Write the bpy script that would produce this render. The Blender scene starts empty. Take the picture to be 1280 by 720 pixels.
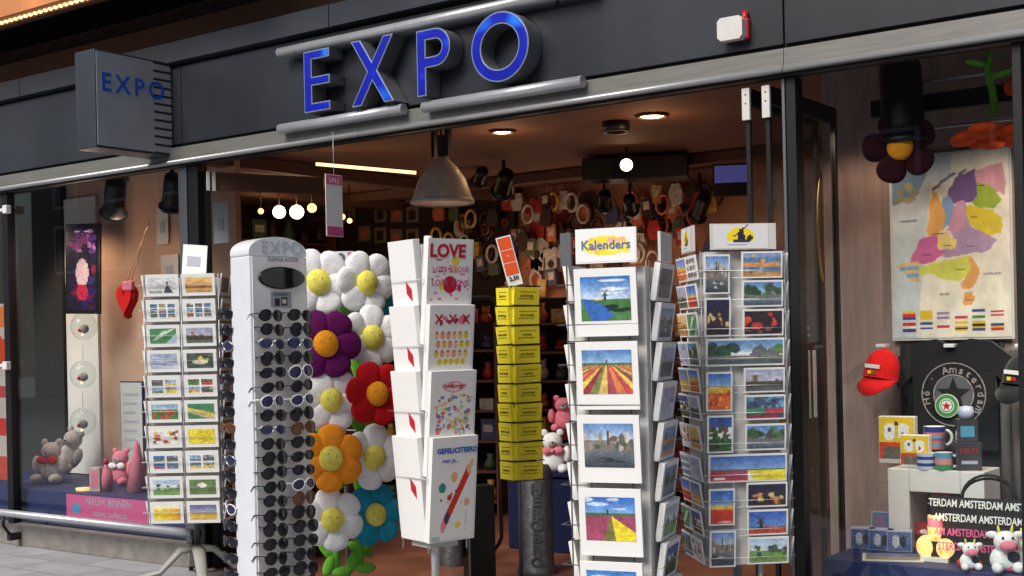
import bpy, bmesh, math, random
from math import radians as RD, sin, cos, pi
from mathutils import Vector, Matrix
from mathutils.geometry import tessellate_polygon
random.seed(7)
C = bpy.context.scene.collection
# ------------------------------------------------------------------ camera frame
EYE = 1.4
CAM = Vector((0, -5.35, EYE))
FX = 1600.0; CX, CY = 640.0, 425.0; ROLL = 0.022
Rv = Vector((.8075, .59, 0)).normalized(); Fv = Vector((-.59, .8075, 0)).normalized(); Uv = Vector((0, 0, 1))
R2 = Rv * cos(ROLL) - Uv * sin(ROLL); U2 = Uv * cos(ROLL) + Rv * sin(ROLL)
YAW = math.degrees(math.atan2(.59, .8075))
def ray(px, py): return R2 * ((px - CX) / FX) - U2 * ((py - CY) / FX) + Fv
def onY(px, py, y): d = ray(px, py); return CAM + d * ((y - CAM.y) / d.y)
def onX(px, py, x): d = ray(px, py); return CAM + d * ((x - CAM.x) / d.x)
def onZ(px, py, z): d = ray(px, py); return CAM + d * ((z - CAM.z) / d.z)
def atd(px, py, dd): return CAM + ray(px, py) * dd
def fac(px, delta=0): return RD(YAW - math.degrees(math.atan((px - 640) / FX)) + delta)
def lin(c):
    return tuple((x / 12.92 if x <= .04045 else ((x + .055) / 1.055) ** 2.4) for x in c)
def hx(r, g, b): return (r / 255., g / 255., b / 255.)
# ------------------------------------------------------------------ materials
MATS = {}
def mat(name, rgb=None, rough=.5, metal=0., var=.0, scale=20., bump=0., bscale=80., emit=None, es=0., srgb=True, attr=False, spec=.5, coat=0., sheen=0., alpha=1., stretch=None):
    if name in MATS: return MATS[name]
    m = bpy.data.materials.new(name); m.use_nodes = True; MATS[name] = m
    nt = m.node_tree; N = nt.nodes; L = nt.links; b = N['Principled BSDF']
    b.inputs['Roughness'].default_value = rough; b.inputs['Metallic'].default_value = metal
    b.inputs['Specular IOR Level'].default_value = spec
    b.inputs['Coat Weight'].default_value = coat
    b.inputs['Sheen Weight'].default_value = sheen
    tc = N.new('ShaderNodeTexCoord'); vec = tc.outputs['Object']
    if stretch:
        mp = N.new('ShaderNodeMapping'); mp.inputs['Scale'].default_value = stretch; L.new(vec, mp.inputs[0]); vec = mp.outputs[0]
    if attr:
        a = N.new('ShaderNodeVertexColor'); a.layer_name = 'Col'; col = a.outputs['Color']
        L.new(col, b.inputs['Base Color'])
    else:
        c = lin(rgb) if srgb else rgb
        b.inputs['Base Color'].default_value = (*c, 1)
        if var > 0:
            n = N.new('ShaderNodeTexNoise'); n.inputs['Scale'].default_value = scale; n.inputs['Detail'].default_value = 6
            L.new(vec, n.inputs['Vector'])
            mx = N.new('ShaderNodeMix'); mx.data_type = 'RGBA'
            mx.inputs['A'].default_value = (*[x * (1 - var) for x in c], 1); mx.inputs['B'].default_value = (*[min(1, x * (1 + var)) for x in c], 1)
            cr = N.new('ShaderNodeMapRange'); cr.inputs['From Min'].default_value = .3; cr.inputs['From Max'].default_value = .7
            L.new(n.outputs['Fac'], cr.inputs['Value']); L.new(cr.outputs[0], mx.inputs['Factor']); L.new(mx.outputs['Result'], b.inputs['Base Color'])
            mr = N.new('ShaderNodeMapRange'); mr.inputs['To Min'].default_value = max(.03, rough - .1); mr.inputs['To Max'].default_value = min(1, rough + .1)
            L.new(n.outputs['Fac'], mr.inputs['Value']); L.new(mr.outputs[0], b.inputs['Roughness'])
    if bump > 0:
        n2 = N.new('ShaderNodeTexNoise'); n2.inputs['Scale'].default_value = bscale; n2.inputs['Detail'].default_value = 4; L.new(vec, n2.inputs['Vector'])
        bp = N.new('ShaderNodeBump'); bp.inputs['Strength'].default_value = bump; bp.inputs['Distance'].default_value = .01
        L.new(n2.outputs['Fac'], bp.inputs['Height']); L.new(bp.outputs[0], b.inputs['Normal'])
    if emit:
        b.inputs['Emission Color'].default_value = (*lin(emit), 1); b.inputs['Emission Strength'].default_value = es
    return m
mat('white_steel', (.86, .87, .88), .35, 0, .04, 30)
mat('wire_steel', (.80, .81, .82), .3, .3)
mat('paper_white', (.92, .92, .91), .6)
mat('print', attr=True, rough=.35, spec=.5)
mat('dark_panel', hx(41, 44, 50), .34, .0, .22, 1.6, .012, 300, stretch=(1.2, 1, .35))
mat('band_panel', hx(50, 54, 62), .42, 0, .2, 2.5)
mat('black_gap', (.03, .03, .03), .8)
mat('alu', hx(122, 121, 116), .4, .3, .14, 4, stretch=(1, 20, 20))
mat('alu_bright', hx(165, 167, 168), .3, .4, .05, 6, stretch=(1, 20, 20))
mat('steel_tube', hx(176, 179, 184), .3, .35, .05, 10)
mat('letter_side', hx(92, 94, 98), .5, .1, .12, 8)
mat('letter_rim', hx(150, 160, 190), .35, .5)
mat('black_metal', (.09, .09, .10), .4, .2)
mat('black_frame', (.07, .075, .08), .45, .2)
mat('grey_frame', hx(110, 112, 116), .4, .6)
mat('stone_sill', hx(128, 124, 118), .7, 0, .18, 12, .2, 60)
mat('blue_board', hx(30, 42, 92), .6, 0, .2, 4)
mat('beige_wall', hx(196, 160, 138), .8, 0, .10, 2.5, .1, 30)
mat('white_board', hx(228, 222, 216), .7, 0, .05, 3)
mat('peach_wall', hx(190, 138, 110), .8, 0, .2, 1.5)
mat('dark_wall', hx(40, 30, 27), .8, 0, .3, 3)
mat('ceiling_paint', hx(128, 92, 74), .8, 0, .08, 1.5)
mat('beam_paint', hx(95, 66, 52), .7, 0, .1, 2)
mat('grey_wall', hx(152, 130, 120), .85, 0, .16, 3, .2, 25, stretch=(9, 9, 1))
mat('curtain', hx(100, 92, 88), .9, 0, .25, 3, stretch=(18, 18, .6))
mat('black_cloth', (.055, .055, .06), .9, 0, .3, 12, .3, 40, sheen=.2)
mat('canvas_black', (.09, .09, .095), .9, 0, .2, 20, .3, 200)
mat('wood_shelf', hx(110, 62, 38), .5, 0, .25, 6, stretch=(1, 8, 8))
mat('lit_orange', hx(200, 130, 80), .6, 0, .1, 4)
mat('tile_red', hx(120, 74, 56), .45, 0, .3, 3, .1, 20)
mat('lens_dark', hx(30, 30, 38), .16, 0, spec=.35)
mat('lens_blue', hx(48, 50, 80), .16, 0, spec=.4)
mat('lens_brown', hx(92, 62, 40), .16, 0, spec=.4)
mat('plastic_black', (.05, .05, .055), .18, coat=.4)
mat('plastic_white', (.9, .9, .9), .2, coat=.4)
mat('plastic_tort', hx(90, 52, 28), .2, coat=.4)
mat('plastic_steel', hx(170, 170, 175), .2, .9)
mat('red_plastic', hx(190, 30, 38), .35)
mat('panel_grey', hx(205, 203, 198), .5, 0, .05, 14)
mat('tower_face', hx(224, 221, 218), .5, 0, .06, 14)
mat('tower_side', hx(214, 219, 226), .4, 0, .04, 10)
mat('faint_ink', hx(175, 180, 192), .6)
mat('grey_ink', hx(95, 98, 110), .6)
mat('dark_ink', hx(45, 42, 50), .6)
mat('blue_ink', hx(20, 84, 190), .5)
mat('red_ink', hx(190, 30, 50), .5)
mat('pink_ink', hx(214, 90, 140), .5)
mat('white_ink', hx(235, 235, 232), .5)
mat('yellow_card', hx(240, 222, 48), .45, 0, .06, 40)
mat('olive_ink', hx(120, 108, 20), .6)
mat('cast_metal', hx(98, 98, 102), .45, .6, .25, 25, .3, 60)
mat('smile_ink', hx(190, 90, 30), .7)
mat('eye_ink', hx(80, 110, 130), .5)
for n_, c_ in dict(white=(.95, .95, .95), purple=hx(96, 18, 84), orange=hx(252, 150, 40), red=hx(186, 20, 28), teal=hx(38, 146, 178),
                   yellow=hx(238, 226, 100), amber=hx(252, 158, 36), green=hx(108, 178, 60), darkgreen=hx(50, 98, 42), deep_orange=hx(214, 74, 24), lightgrey=hx(214, 206, 202), maroon=hx(50, 12, 22),
                   grey=hx(175, 170, 170), pink=hx(232, 130, 150), brightred=hx(220, 30, 30), brown=hx(110, 66, 44), blue=hx(50, 70, 140), navy=hx(22, 28, 60)).items():
    mat('plush_' + n_, c_, .95, 0, .05 if n_ == 'white' else .14, 26, .5, 150, sheen=.04, spec=.15)
for n_, c_ in dict(ob=hx(185, 100, 66), rb=hx(165, 40, 36), gb=hx(70, 90, 60), bb=hx(60, 70, 110), yb=hx(200, 160, 70), wb=hx(190, 180, 170), db=hx(50, 30, 26)).items():
    mat('box_' + n_, c_, .5, 0, .35, 30)
def emis(name, rgb, s):
    m = mat(name, rgb, .4); b = m.node_tree.nodes['Principled BSDF']
    b.inputs['Emission Color'].default_value = (*lin(rgb), 1); b.inputs['Emission Strength'].default_value = s; return m
emis('bulb', hx(255, 214, 160), 14); emis('bulb_dim', hx(255, 190, 120), 3.0); emis('bulb_small', hx(255, 200, 140), 2.2)
def glowpatch():
    m = MATS['candle_lit']; nt = m.node_tree; N = nt.nodes; L = nt.links; b = N['Principled BSDF']; tc = N.new('ShaderNodeTexCoord'); n = N.new('ShaderNodeTexVoronoi'); n.inputs['Scale'].default_value = 38
    L.new(tc.outputs['Object'], n.inputs['Vector']); cr = N.new('ShaderNodeValToRGB'); e = cr.color_ramp.elements; e[0].color = (.9, .26, .03, 1); e[0].position = .1; e[1].color = (1, .72, .30, 1); e[1].position = .6
    L.new(n.outputs['Distance'], cr.inputs[0]); L.new(cr.outputs[0], b.inputs['Emission Color'])
emis('screen_lit', hx(70, 70, 130), .5)
emis('candle_lit', hx(255, 176, 80), .9)
def neon():
    m = mat('blue_lit', hx(4, 12, 80), .25); nt = m.node_tree; N = nt.nodes; L = nt.links; b = N['Principled BSDF']
    tc = N.new('ShaderNodeTexCoord'); n = N.new('ShaderNodeTexNoise'); n.inputs['Scale'].default_value = 4.5; n.inputs['Detail'].default_value = 1.5
    L.new(tc.outputs['Object'], n.inputs['Vector'])
    cr = N.new('ShaderNodeValToRGB'); e = cr.color_ramp.elements
    e[0].position = .42; e[0].color = (0, .004, .30, 1); e[1].position = .70; e[1].color = (.01, .22, 1.0, 1)
    x = e.new(.56); x.color = (0, .008, .42, 1)
    L.new(n.outputs['Fac'], cr.inputs[0]); L.new(cr.outputs[0], b.inputs['Emission Color']); b.inputs['Emission Strength'].default_value = .8
neon()
def glass(name, tint=(.92, .95, .95), ior=1.45):
    m = bpy.data.materials.new(name); m.use_nodes = True; nt = m.node_tree; N = nt.nodes; L = nt.links
    N.remove(N['Principled BSDF']); o = N['Material Output']
    t = N.new('ShaderNodeBsdfTransparent'); t.inputs[0].default_value = (*tint, 1)
    g = N.new('ShaderNodeBsdfGlossy'); g.inputs['Roughness'].default_value = .01; g.inputs['Color'].default_value = (.9, .93, .95, 1)
    f = N.new('ShaderNodeFresnel'); f.inputs['IOR'].default_value = ior
    mx = N.new('ShaderNodeMixShader'); ge = N.new('ShaderNodeNewGeometry'); iv = N.new('ShaderNodeMath'); iv.operation = 'SUBTRACT'; iv.inputs[0].default_value = 1; L.new(ge.outputs['Backfacing'], iv.inputs[1])
    mu = N.new('ShaderNodeMath'); mu.operation = 'MULTIPLY'; L.new(f.outputs[0], mu.inputs[0]); L.new(iv.outputs[0], mu.inputs[1]); L.new(mu.outputs[0], mx.inputs[0]); L.new(t.outputs[0], mx.inputs[1]); L.new(g.outputs[0], mx.inputs[2]); L.new(mx.outputs[0], o.inputs[0])
    MATS[name] = m
glass('glass', ior=1.55); glass('glass_thin', (.86, .88, .88), 1.3)
def paving():
    m = bpy.data.materials.new('paving'); m.use_nodes = True; nt = m.node_tree; N = nt.nodes; L = nt.links; b = N['Principled BSDF']; MATS['paving'] = m
    tc = N.new('ShaderNodeTexCoord'); br = N.new('ShaderNodeTexBrick'); br.inputs['Scale'].default_value = 1.0
    br.inputs['Brick Width'].default_value = .6; br.inputs['Row Height'].default_value = .3; br.inputs['Mortar Size'].default_value = .006
    br.inputs['Color1'].default_value = (.30, .305, .33, 1); br.inputs['Color2'].default_value = (.36, .365, .39, 1); br.inputs['Mortar'].default_value = (.17, .17, .18, 1)
    L.new(tc.outputs['Object'], br.inputs['Vector'])
    n = N.new('ShaderNodeTexNoise'); n.inputs['Scale'].default_value = 5; n.inputs['Detail'].default_value = 9; L.new(tc.outputs['Object'], n.inputs['Vector'])
    mr = N.new('ShaderNodeMapRange'); mr.inputs['To Min'].default_value = .72; mr.inputs['To Max'].default_value = 1.25; L.new(n.outputs['Fac'], mr.inputs['Value'])
    mx = N.new('ShaderNodeMix'); mx.data_type = 'RGBA'; mx.blend_type = 'MULTIPLY'; mx.inputs['Factor'].default_value = 1
    L.new(br.outputs['Color'], mx.inputs['A']); L.new(mr.outputs[0], mx.inputs['B']); L.new(mx.outputs['Result'], b.inputs['Base Color'])
    b.inputs['Roughness'].default_value = .75
    bp = N.new('ShaderNodeBump'); bp.inputs['Strength'].default_value = .4; bp.inputs['Distance'].default_value = .004; bp.invert = True
    L.new(br.outputs['Fac'], bp.inputs['Height']); L.new(bp.outputs[0], b.inputs['Normal'])
paving()
def brickmat():
    m = bpy.data.materials.new('old_brick'); m.use_nodes = True; nt = m.node_tree; N = nt.nodes; L = nt.links; b = N['Principled BSDF']; MATS['old_brick'] = m
    tc = N.new('ShaderNodeTexCoord'); mp = N.new('ShaderNodeMapping'); mp.inputs['Rotation'].default_value = (RD(90), 0, 0)
    br = N.new('ShaderNodeTexBrick'); br.inputs['Brick Width'].default_value = .22; br.inputs['Row Height'].default_value = .07; br.inputs['Mortar Size'].default_value = .006; br.inputs['Scale'].default_value = 1
    br.inputs['Color1'].default_value = (.10, .05, .04, 1); br.inputs['Color2'].default_value = (.14, .075, .055, 1); br.inputs['Mortar'].default_value = (.16, .14, .13, 1)
    L.new(tc.outputs['Object'], mp.inputs[0]); L.new(mp.outputs[0], br.inputs['Vector']); L.new(br.outputs['Color'], b.inputs['Base Color']); b.inputs['Roughness'].default_value = .85
brickmat()
# ------------------------------------------------------------------ mesh builder
I4 = Matrix.Identity(4)
def T_(x=0, y=0, z=0): return Matrix.Translation((x, y, z))
def Rx(a): return Matrix.Rotation(a, 4, 'X')
def Ry(a): return Matrix.Rotation(a, 4, 'Y')
def Rz(a): return Matrix.Rotation(a, 4, 'Z')
def S_(x, y, z): return Matrix.Diagonal((x, y, z, 1))
class MB:
    def __init__(s): s.v = []; s.f = []; s.m = []; s.c = []; s.sm = []; s.mats = []
    def mi(s, m):
        if m not in s.mats: s.mats.append(m)
        return s.mats.index(m)
    def add(s, vs, fs, m, T=I4, smooth=False, cols=None):
        o = len(s.v); s.v += [T @ Vector(v) for v in vs]; k = s.mi(m)
        for i, f in enumerate(fs):
            s.f.append([o + j for j in f]); s.m.append(k); s.sm.append(smooth); s.c.append(cols[i] if cols else (1, 1, 1))
        return s
    def box(s, x0, x1, y0, y1, z0, z1, m, T=I4):
        vs = [(x, y, z) for z in (z0, z1) for y in (y0, y1) for x in (x0, x1)]
        return s.add(vs, [(0, 2, 3, 1), (4, 5, 7, 6), (0, 1, 5, 4), (2, 6, 7, 3), (0, 4, 6, 2), (1, 3, 7, 5)], m, T)
    def cbox(s, c, d, m, T=I4):
        return s.box(c[0] - d[0] / 2, c[0] + d[0] / 2, c[1] - d[1] / 2, c[1] + d[1] / 2, c[2] - d[2] / 2, c[2] + d[2] / 2, m, T)
    def tube(s, pts, r, m, T=I4, seg=8, closed=False, flat=1.0):
        pts = [Vector(p) for p in pts]; n = len(pts); rr = r if isinstance(r, (list, tuple)) else [r] * n
        vs = []; prev = None
        for i, p in enumerate(pts):
            a = pts[i - 1] if (i > 0 or closed) else p; b = pts[(i + 1) % n] if (i < n - 1 or closed) else p
            t = (b - a).normalized()
            if prev is None:
                u = t.cross(Vector((0, 0, 1)))
                if u.length < .1: u = t.cross(Vector((0, 1, 0)))
            else: u = prev - t * prev.dot(t)
            u.normalize(); prev = u; w = t.cross(u)
            for k in range(seg):
                q = 2 * pi * k / seg; vs.append(p + (u * cos(q) + w * sin(q) * flat) * rr[i])
        fs = []
        for i in range(n if closed else n - 1):
            j = (i + 1) % n
            for k in range(seg): fs.append((i * seg + k, i * seg + (k + 1) % seg, j * seg + (k + 1) % seg, j * seg + k))
        s.add(vs, fs, m, T, True)
        if not closed:
            o = len(s.v) - len(vs); k_ = s.mi(m)
            for lst in ([*range(seg)][::-1], [(n - 1) * seg + k for k in range(seg)]):
                s.f.append([o + q for q in lst]); s.m.append(k_); s.sm.append(False); s.c.append((1, 1, 1))
        return s
    def lathe(s, prof, m, T=I4, seg=24, smooth=True):
        vs = []; n = len(prof)
        for r, z in prof:
            for k in range(seg): q = 2 * pi * k / seg; vs.append((r * cos(q), r * sin(q), z))
        fs = [(i * seg + k, i * seg + (k + 1) % seg, (i + 1) * seg + (k + 1) % seg, (i + 1) * seg + k) for i in range(n - 1) for k in range(seg)]
        return s.add(vs, fs, m, T, smooth)
    def ell(s, c, r, m, T=I4, seg=16, rings=10, e=1.0):
        prof = []
        vs = []; fs = []
        for i in range(rings + 1):
            a = -pi / 2 + pi * i / rings
            for k in range(seg):
                q = 2 * pi * k / seg
                def p(x): return math.copysign(abs(x) ** e, x)
                vs.append((c[0] + r[0] * p(cos(a)) * p(cos(q)), c[1] + r[1] * p(cos(a)) * p(sin(q)), c[2] + r[2] * p(sin(a))))
        for i in range(rings):
            for k in range(seg): fs.append((i * seg + k, i * seg + (k + 1) % seg, (i + 1) * seg + (k + 1) % seg, (i + 1) * seg + k))
        return s.add(vs, fs, m, T, True)
    def loops(s, loops, y0, y1, mf, ms, T=I4):
        """extrude 2-D loops (x,z), first outer then holes; front at y0"""
        flat = [Vector((x, 0, z)) for lp in loops for x, z in lp]
        tris = tessellate_polygon([[Vector((x, z, 0)) for x, z in lp] for lp in loops])
        n = len(flat)
        s.add([(p.x, y0, p.z) for p in flat], [tuple(t) for t in tris], mf, T)
        if y1 is not None:
            s.add([(p.x, y1, p.z) for p in flat], [tuple(t) for t in tris], ms, T)
            o = 0
            for lp in loops:
                k = len(lp); vs = [(x, y0, z) for x, z in lp] + [(x, y1, z) for x, z in lp]
                s.add(vs, [(i, (i + 1) % k, k + (i + 1) % k, k + i) for i in range(k)], ms, T)
        return s
    def disc(s, c, rx, rz, m, T=I4, y=0, seg=20, th=None):
        lp = [(c[0] + rx * cos(2 * pi * k / seg), c[1] + rz * sin(2 * pi * k / seg)) for k in range(seg)]
        return s.loops([lp], y, None if th is None else y + th, m, m, T)
    def pic(s, x0, x1, z0, z1, y, cv, T=I4, m='print'):
        nx, nz = cv.w, cv.h; vs = []; fs = []; cols = []
        for j in range(nz + 1):
            for i in range(nx + 1): vs.append((x0 + (x1 - x0) * i / nx, y, z0 + (z1 - z0) * j / nz))
        for j in range(nz):
            for i in range(nx):
                a = j * (nx + 1) + i; fs.append((a, a + 1, a + nx + 2, a + nx + 1)); cols.append(lin(tuple(min(1, max(0, q)) for q in cv.p[j][i])))
        return s.add(vs, fs, m, T, False, cols)
    def text(s, txt, size, m, T=I4, align='CENTER', ext=0, sx=1.0, space=1.0, bold=0.):
        """text in the local XZ plane facing -Y, baseline centre at origin"""
        cu = bpy.data.curves.new('t', 'FONT'); cu.body = txt; cu.size = size; cu.align_x = align; cu.extrude = ext; cu.space_character = space; cu.resolution_u = 3; cu.offset = bold
        ob = bpy.data.objects.new('t', cu); C.objects.link(ob)
        dg = bpy.context.evaluated_depsgraph_get(); me = ob.evaluated_get(dg).to_mesh()
        TT = T @ S_(sx, 1, 1) @ Rx(RD(90))
        s.add([v.co.copy() for v in me.vertices], [tuple(p.vertices) for p in me.polygons], m, TT)
        bpy.data.objects.remove(ob); bpy.data.curves.remove(cu); return s
    def build(s, name, parent=None, M=None, bevel=0., label=None, subd=0):
        me = bpy.data.meshes.new(name); me.from_pydata(s.v, [], s.f)
        for m in s.mats: me.materials.append(MATS[m])
        me.polygons.foreach_set('material_index', s.m); me.polygons.foreach_set('use_smooth', s.sm)
        if 'print' in s.mats:
            at = me.color_attributes.new('Col', 'FLOAT_COLOR', 'CORNER'); data = []
            for f, c in zip(s.f, s.c): data += [c[0], c[1], c[2], 1.0] * len(f)
            at.data.foreach_set('color', data)
        me.update()
        o = bpy.data.objects.new(name, me); C.objects.link(o)
        if parent is not None: o.parent = parent
        if M is not None: o.matrix_local = M
        if bevel: b = o.modifiers.new('b', 'BEVEL'); b.width = bevel; b.segments = 2; b.limit_method = 'ANGLE'; b.angle_limit = RD(50)
        if label: o['label'] = label
        return o
def tag(o, label, cat, group=None):
    o['label'] = label; o['category'] = cat
    if group: o['group'] = group
    return o
def struct(o): o['kind'] = 'structure'; return o
def thing(name, label, cat, M=None, group=None):
    o = bpy.data.objects.new(name, None); C.objects.link(o); o.empty_display_size = .1
    if M is not None: o.matrix_world = M
    return tag(o, label, cat, group)
def dup(root, M, label, group=None):
    r = root.copy(); C.objects.link(r); r.matrix_world = M; r['label'] = label
    if group: r['group'] = group
    for ch in kids[root.name]:
        c = ch.copy(); C.objects.link(c); c.parent = r
    return r
kids = {}
ORD = ['top', 'second', 'third', 'fourth', 'fifth', 'sixth', 'seventh', 'eighth', 'ninth', 'tenth', 'eleventh', 'twelfth', 'thirteenth', 'fourteenth', 'fifteenth', 'sixteenth', 'seventeenth', 'eighteenth', 'nineteenth', 'twentieth', 'twenty-first', 'twenty-second']
# ------------------------------------------------------------------ little canvas for printed pictures
class CV:
    def __init__(s, w, h, c=(1, 1, 1)): s.w = w; s.h = h; s.p = [[c] * w for _ in range(h)]
    def each(s, fn, x0=0., x1=1., z0=0., z1=1.):
        for j in range(s.h):
            v = (j + .5) / s.h
            if not z0 <= v <= z1: continue
            for i in range(s.w):
                u = (i + .5) / s.w
                if x0 <= u <= x1:
                    r = fn(u, v)
                    if r is not None: s.p[j][i] = r
        return s
    def rect(s, x0, x1, z0, z1, c): return s.each(lambda u, v: c, x0, x1, z0, z1)
    def oval(s, x, z, rx, rz, c): return s.each(lambda u, v: c if ((u - x) / rx) ** 2 + ((v - z) / rz) ** 2 <= 1 else None)
    def poly(s, pts, c):
        def ins(u, v):
            k = False; n = len(pts)
            for i in range(n):
                x1, y1 = pts[i]; x2, y2 = pts[i - 1]
                if (y1 > v) != (y2 > v) and u < (x2 - x1) * (v - y1) / (y2 - y1) + x1: k = not k
            return c if k else None
        return s.each(ins)
    def finish(s, seed, sat=.84, amp=.07):
        R = random.Random(seed); G = [[[R.uniform(-1, 1) for _ in range(n + 2)] for _ in range(n + 2)] for n in (5, 11, 23)]
        def nz(g, n, u, v):
            x = u * n; y = v * n; i = int(x); j = int(y); fx = x - i; fy = y - j; a = g[j][i] * (1 - fx) + g[j][i + 1] * fx; b = g[j + 1][i] * (1 - fx) + g[j + 1][i + 1] * fx; return a * (1 - fy) + b * fy
        P = s.p; o = []
        for j in range(s.h):
            row = []
            for i in range(s.w):
                u = (i + .5) / s.w; v = (j + .5) / s.h; k = nz(G[0], 5, u, v) * .8 + nz(G[1], 11, u, v) + nz(G[2], 23, u, v); acc = [0, 0, 0]; wt = 0
                for dj, di, w in ((0, 0, 9), (0, 1, 1), (0, -1, 1), (1, 0, 1), (-1, 0, 1)):
                    y = j + dj; x = i + di
                    if 0 <= y < s.h and 0 <= x < s.w: q = P[y][x]; wt += w; acc[0] += q[0] * w; acc[1] += q[1] * w; acc[2] += q[2] * w
                c = [a / wt for a in acc]; g = .3 * c[0] + .59 * c[1] + .11 * c[2]; f = 1 + amp * k * 1.6
                row.append(tuple((g + (q - g) * sat) * f * .92 + .07 for q in c))
            o.append(row)
        s.p = o; return s
    def line(s, x0, z0, x1, z1, w, c):
        dx, dz = x1 - x0, z1 - z0; L2 = dx * dx + dz * dz + 1e-9
        def f(u, v):
            t = max(0, min(1, ((u - x0) * dx + (v - z0) * dz) / L2)); return c if math.hypot(u - x0 - t * dx, v - z0 - t * dz) < w else None
        return s.each(f)
    def grad(s, z0, z1, ca, cb): return s.each(lambda u, v: mixc(ca, cb, (v - z0) / (z1 - z0)), 0, 1, z0, z1)
    def noise(s, a, x0=0., x1=1., z0=0., z1=1., R=random):
        for j in range(s.h):
            v = (j + .5) / s.h
            for i in range(s.w):
                u = (i + .5) / s.w
                if z0 <= v <= z1 and x0 <= u <= x1:
                    k = R.uniform(-a, a); s.p[j][i] = tuple(q + k + R.uniform(-a, a) * .35 for q in s.p[j][i])
        return s
    def blobs(s, n, x0, x1, z0, z1, rx, rz, cols, R=random):
        for _ in range(n): s.oval(R.uniform(x0, x1), R.uniform(z0, z1), rx * R.uniform(.5, 1.4), rz * R.uniform(.5, 1.4), R.choice(cols))
        return s
def mixc(a, b, t): return tuple(a[k] + (b[k] - a[k]) * t for k in range(3))
SKY1, SKY2 = hx(170, 200, 232), hx(48, 106, 190)
GR, GR2, DK = hx(70, 130, 52), hx(110, 160, 70), hx(34, 40, 38)
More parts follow.
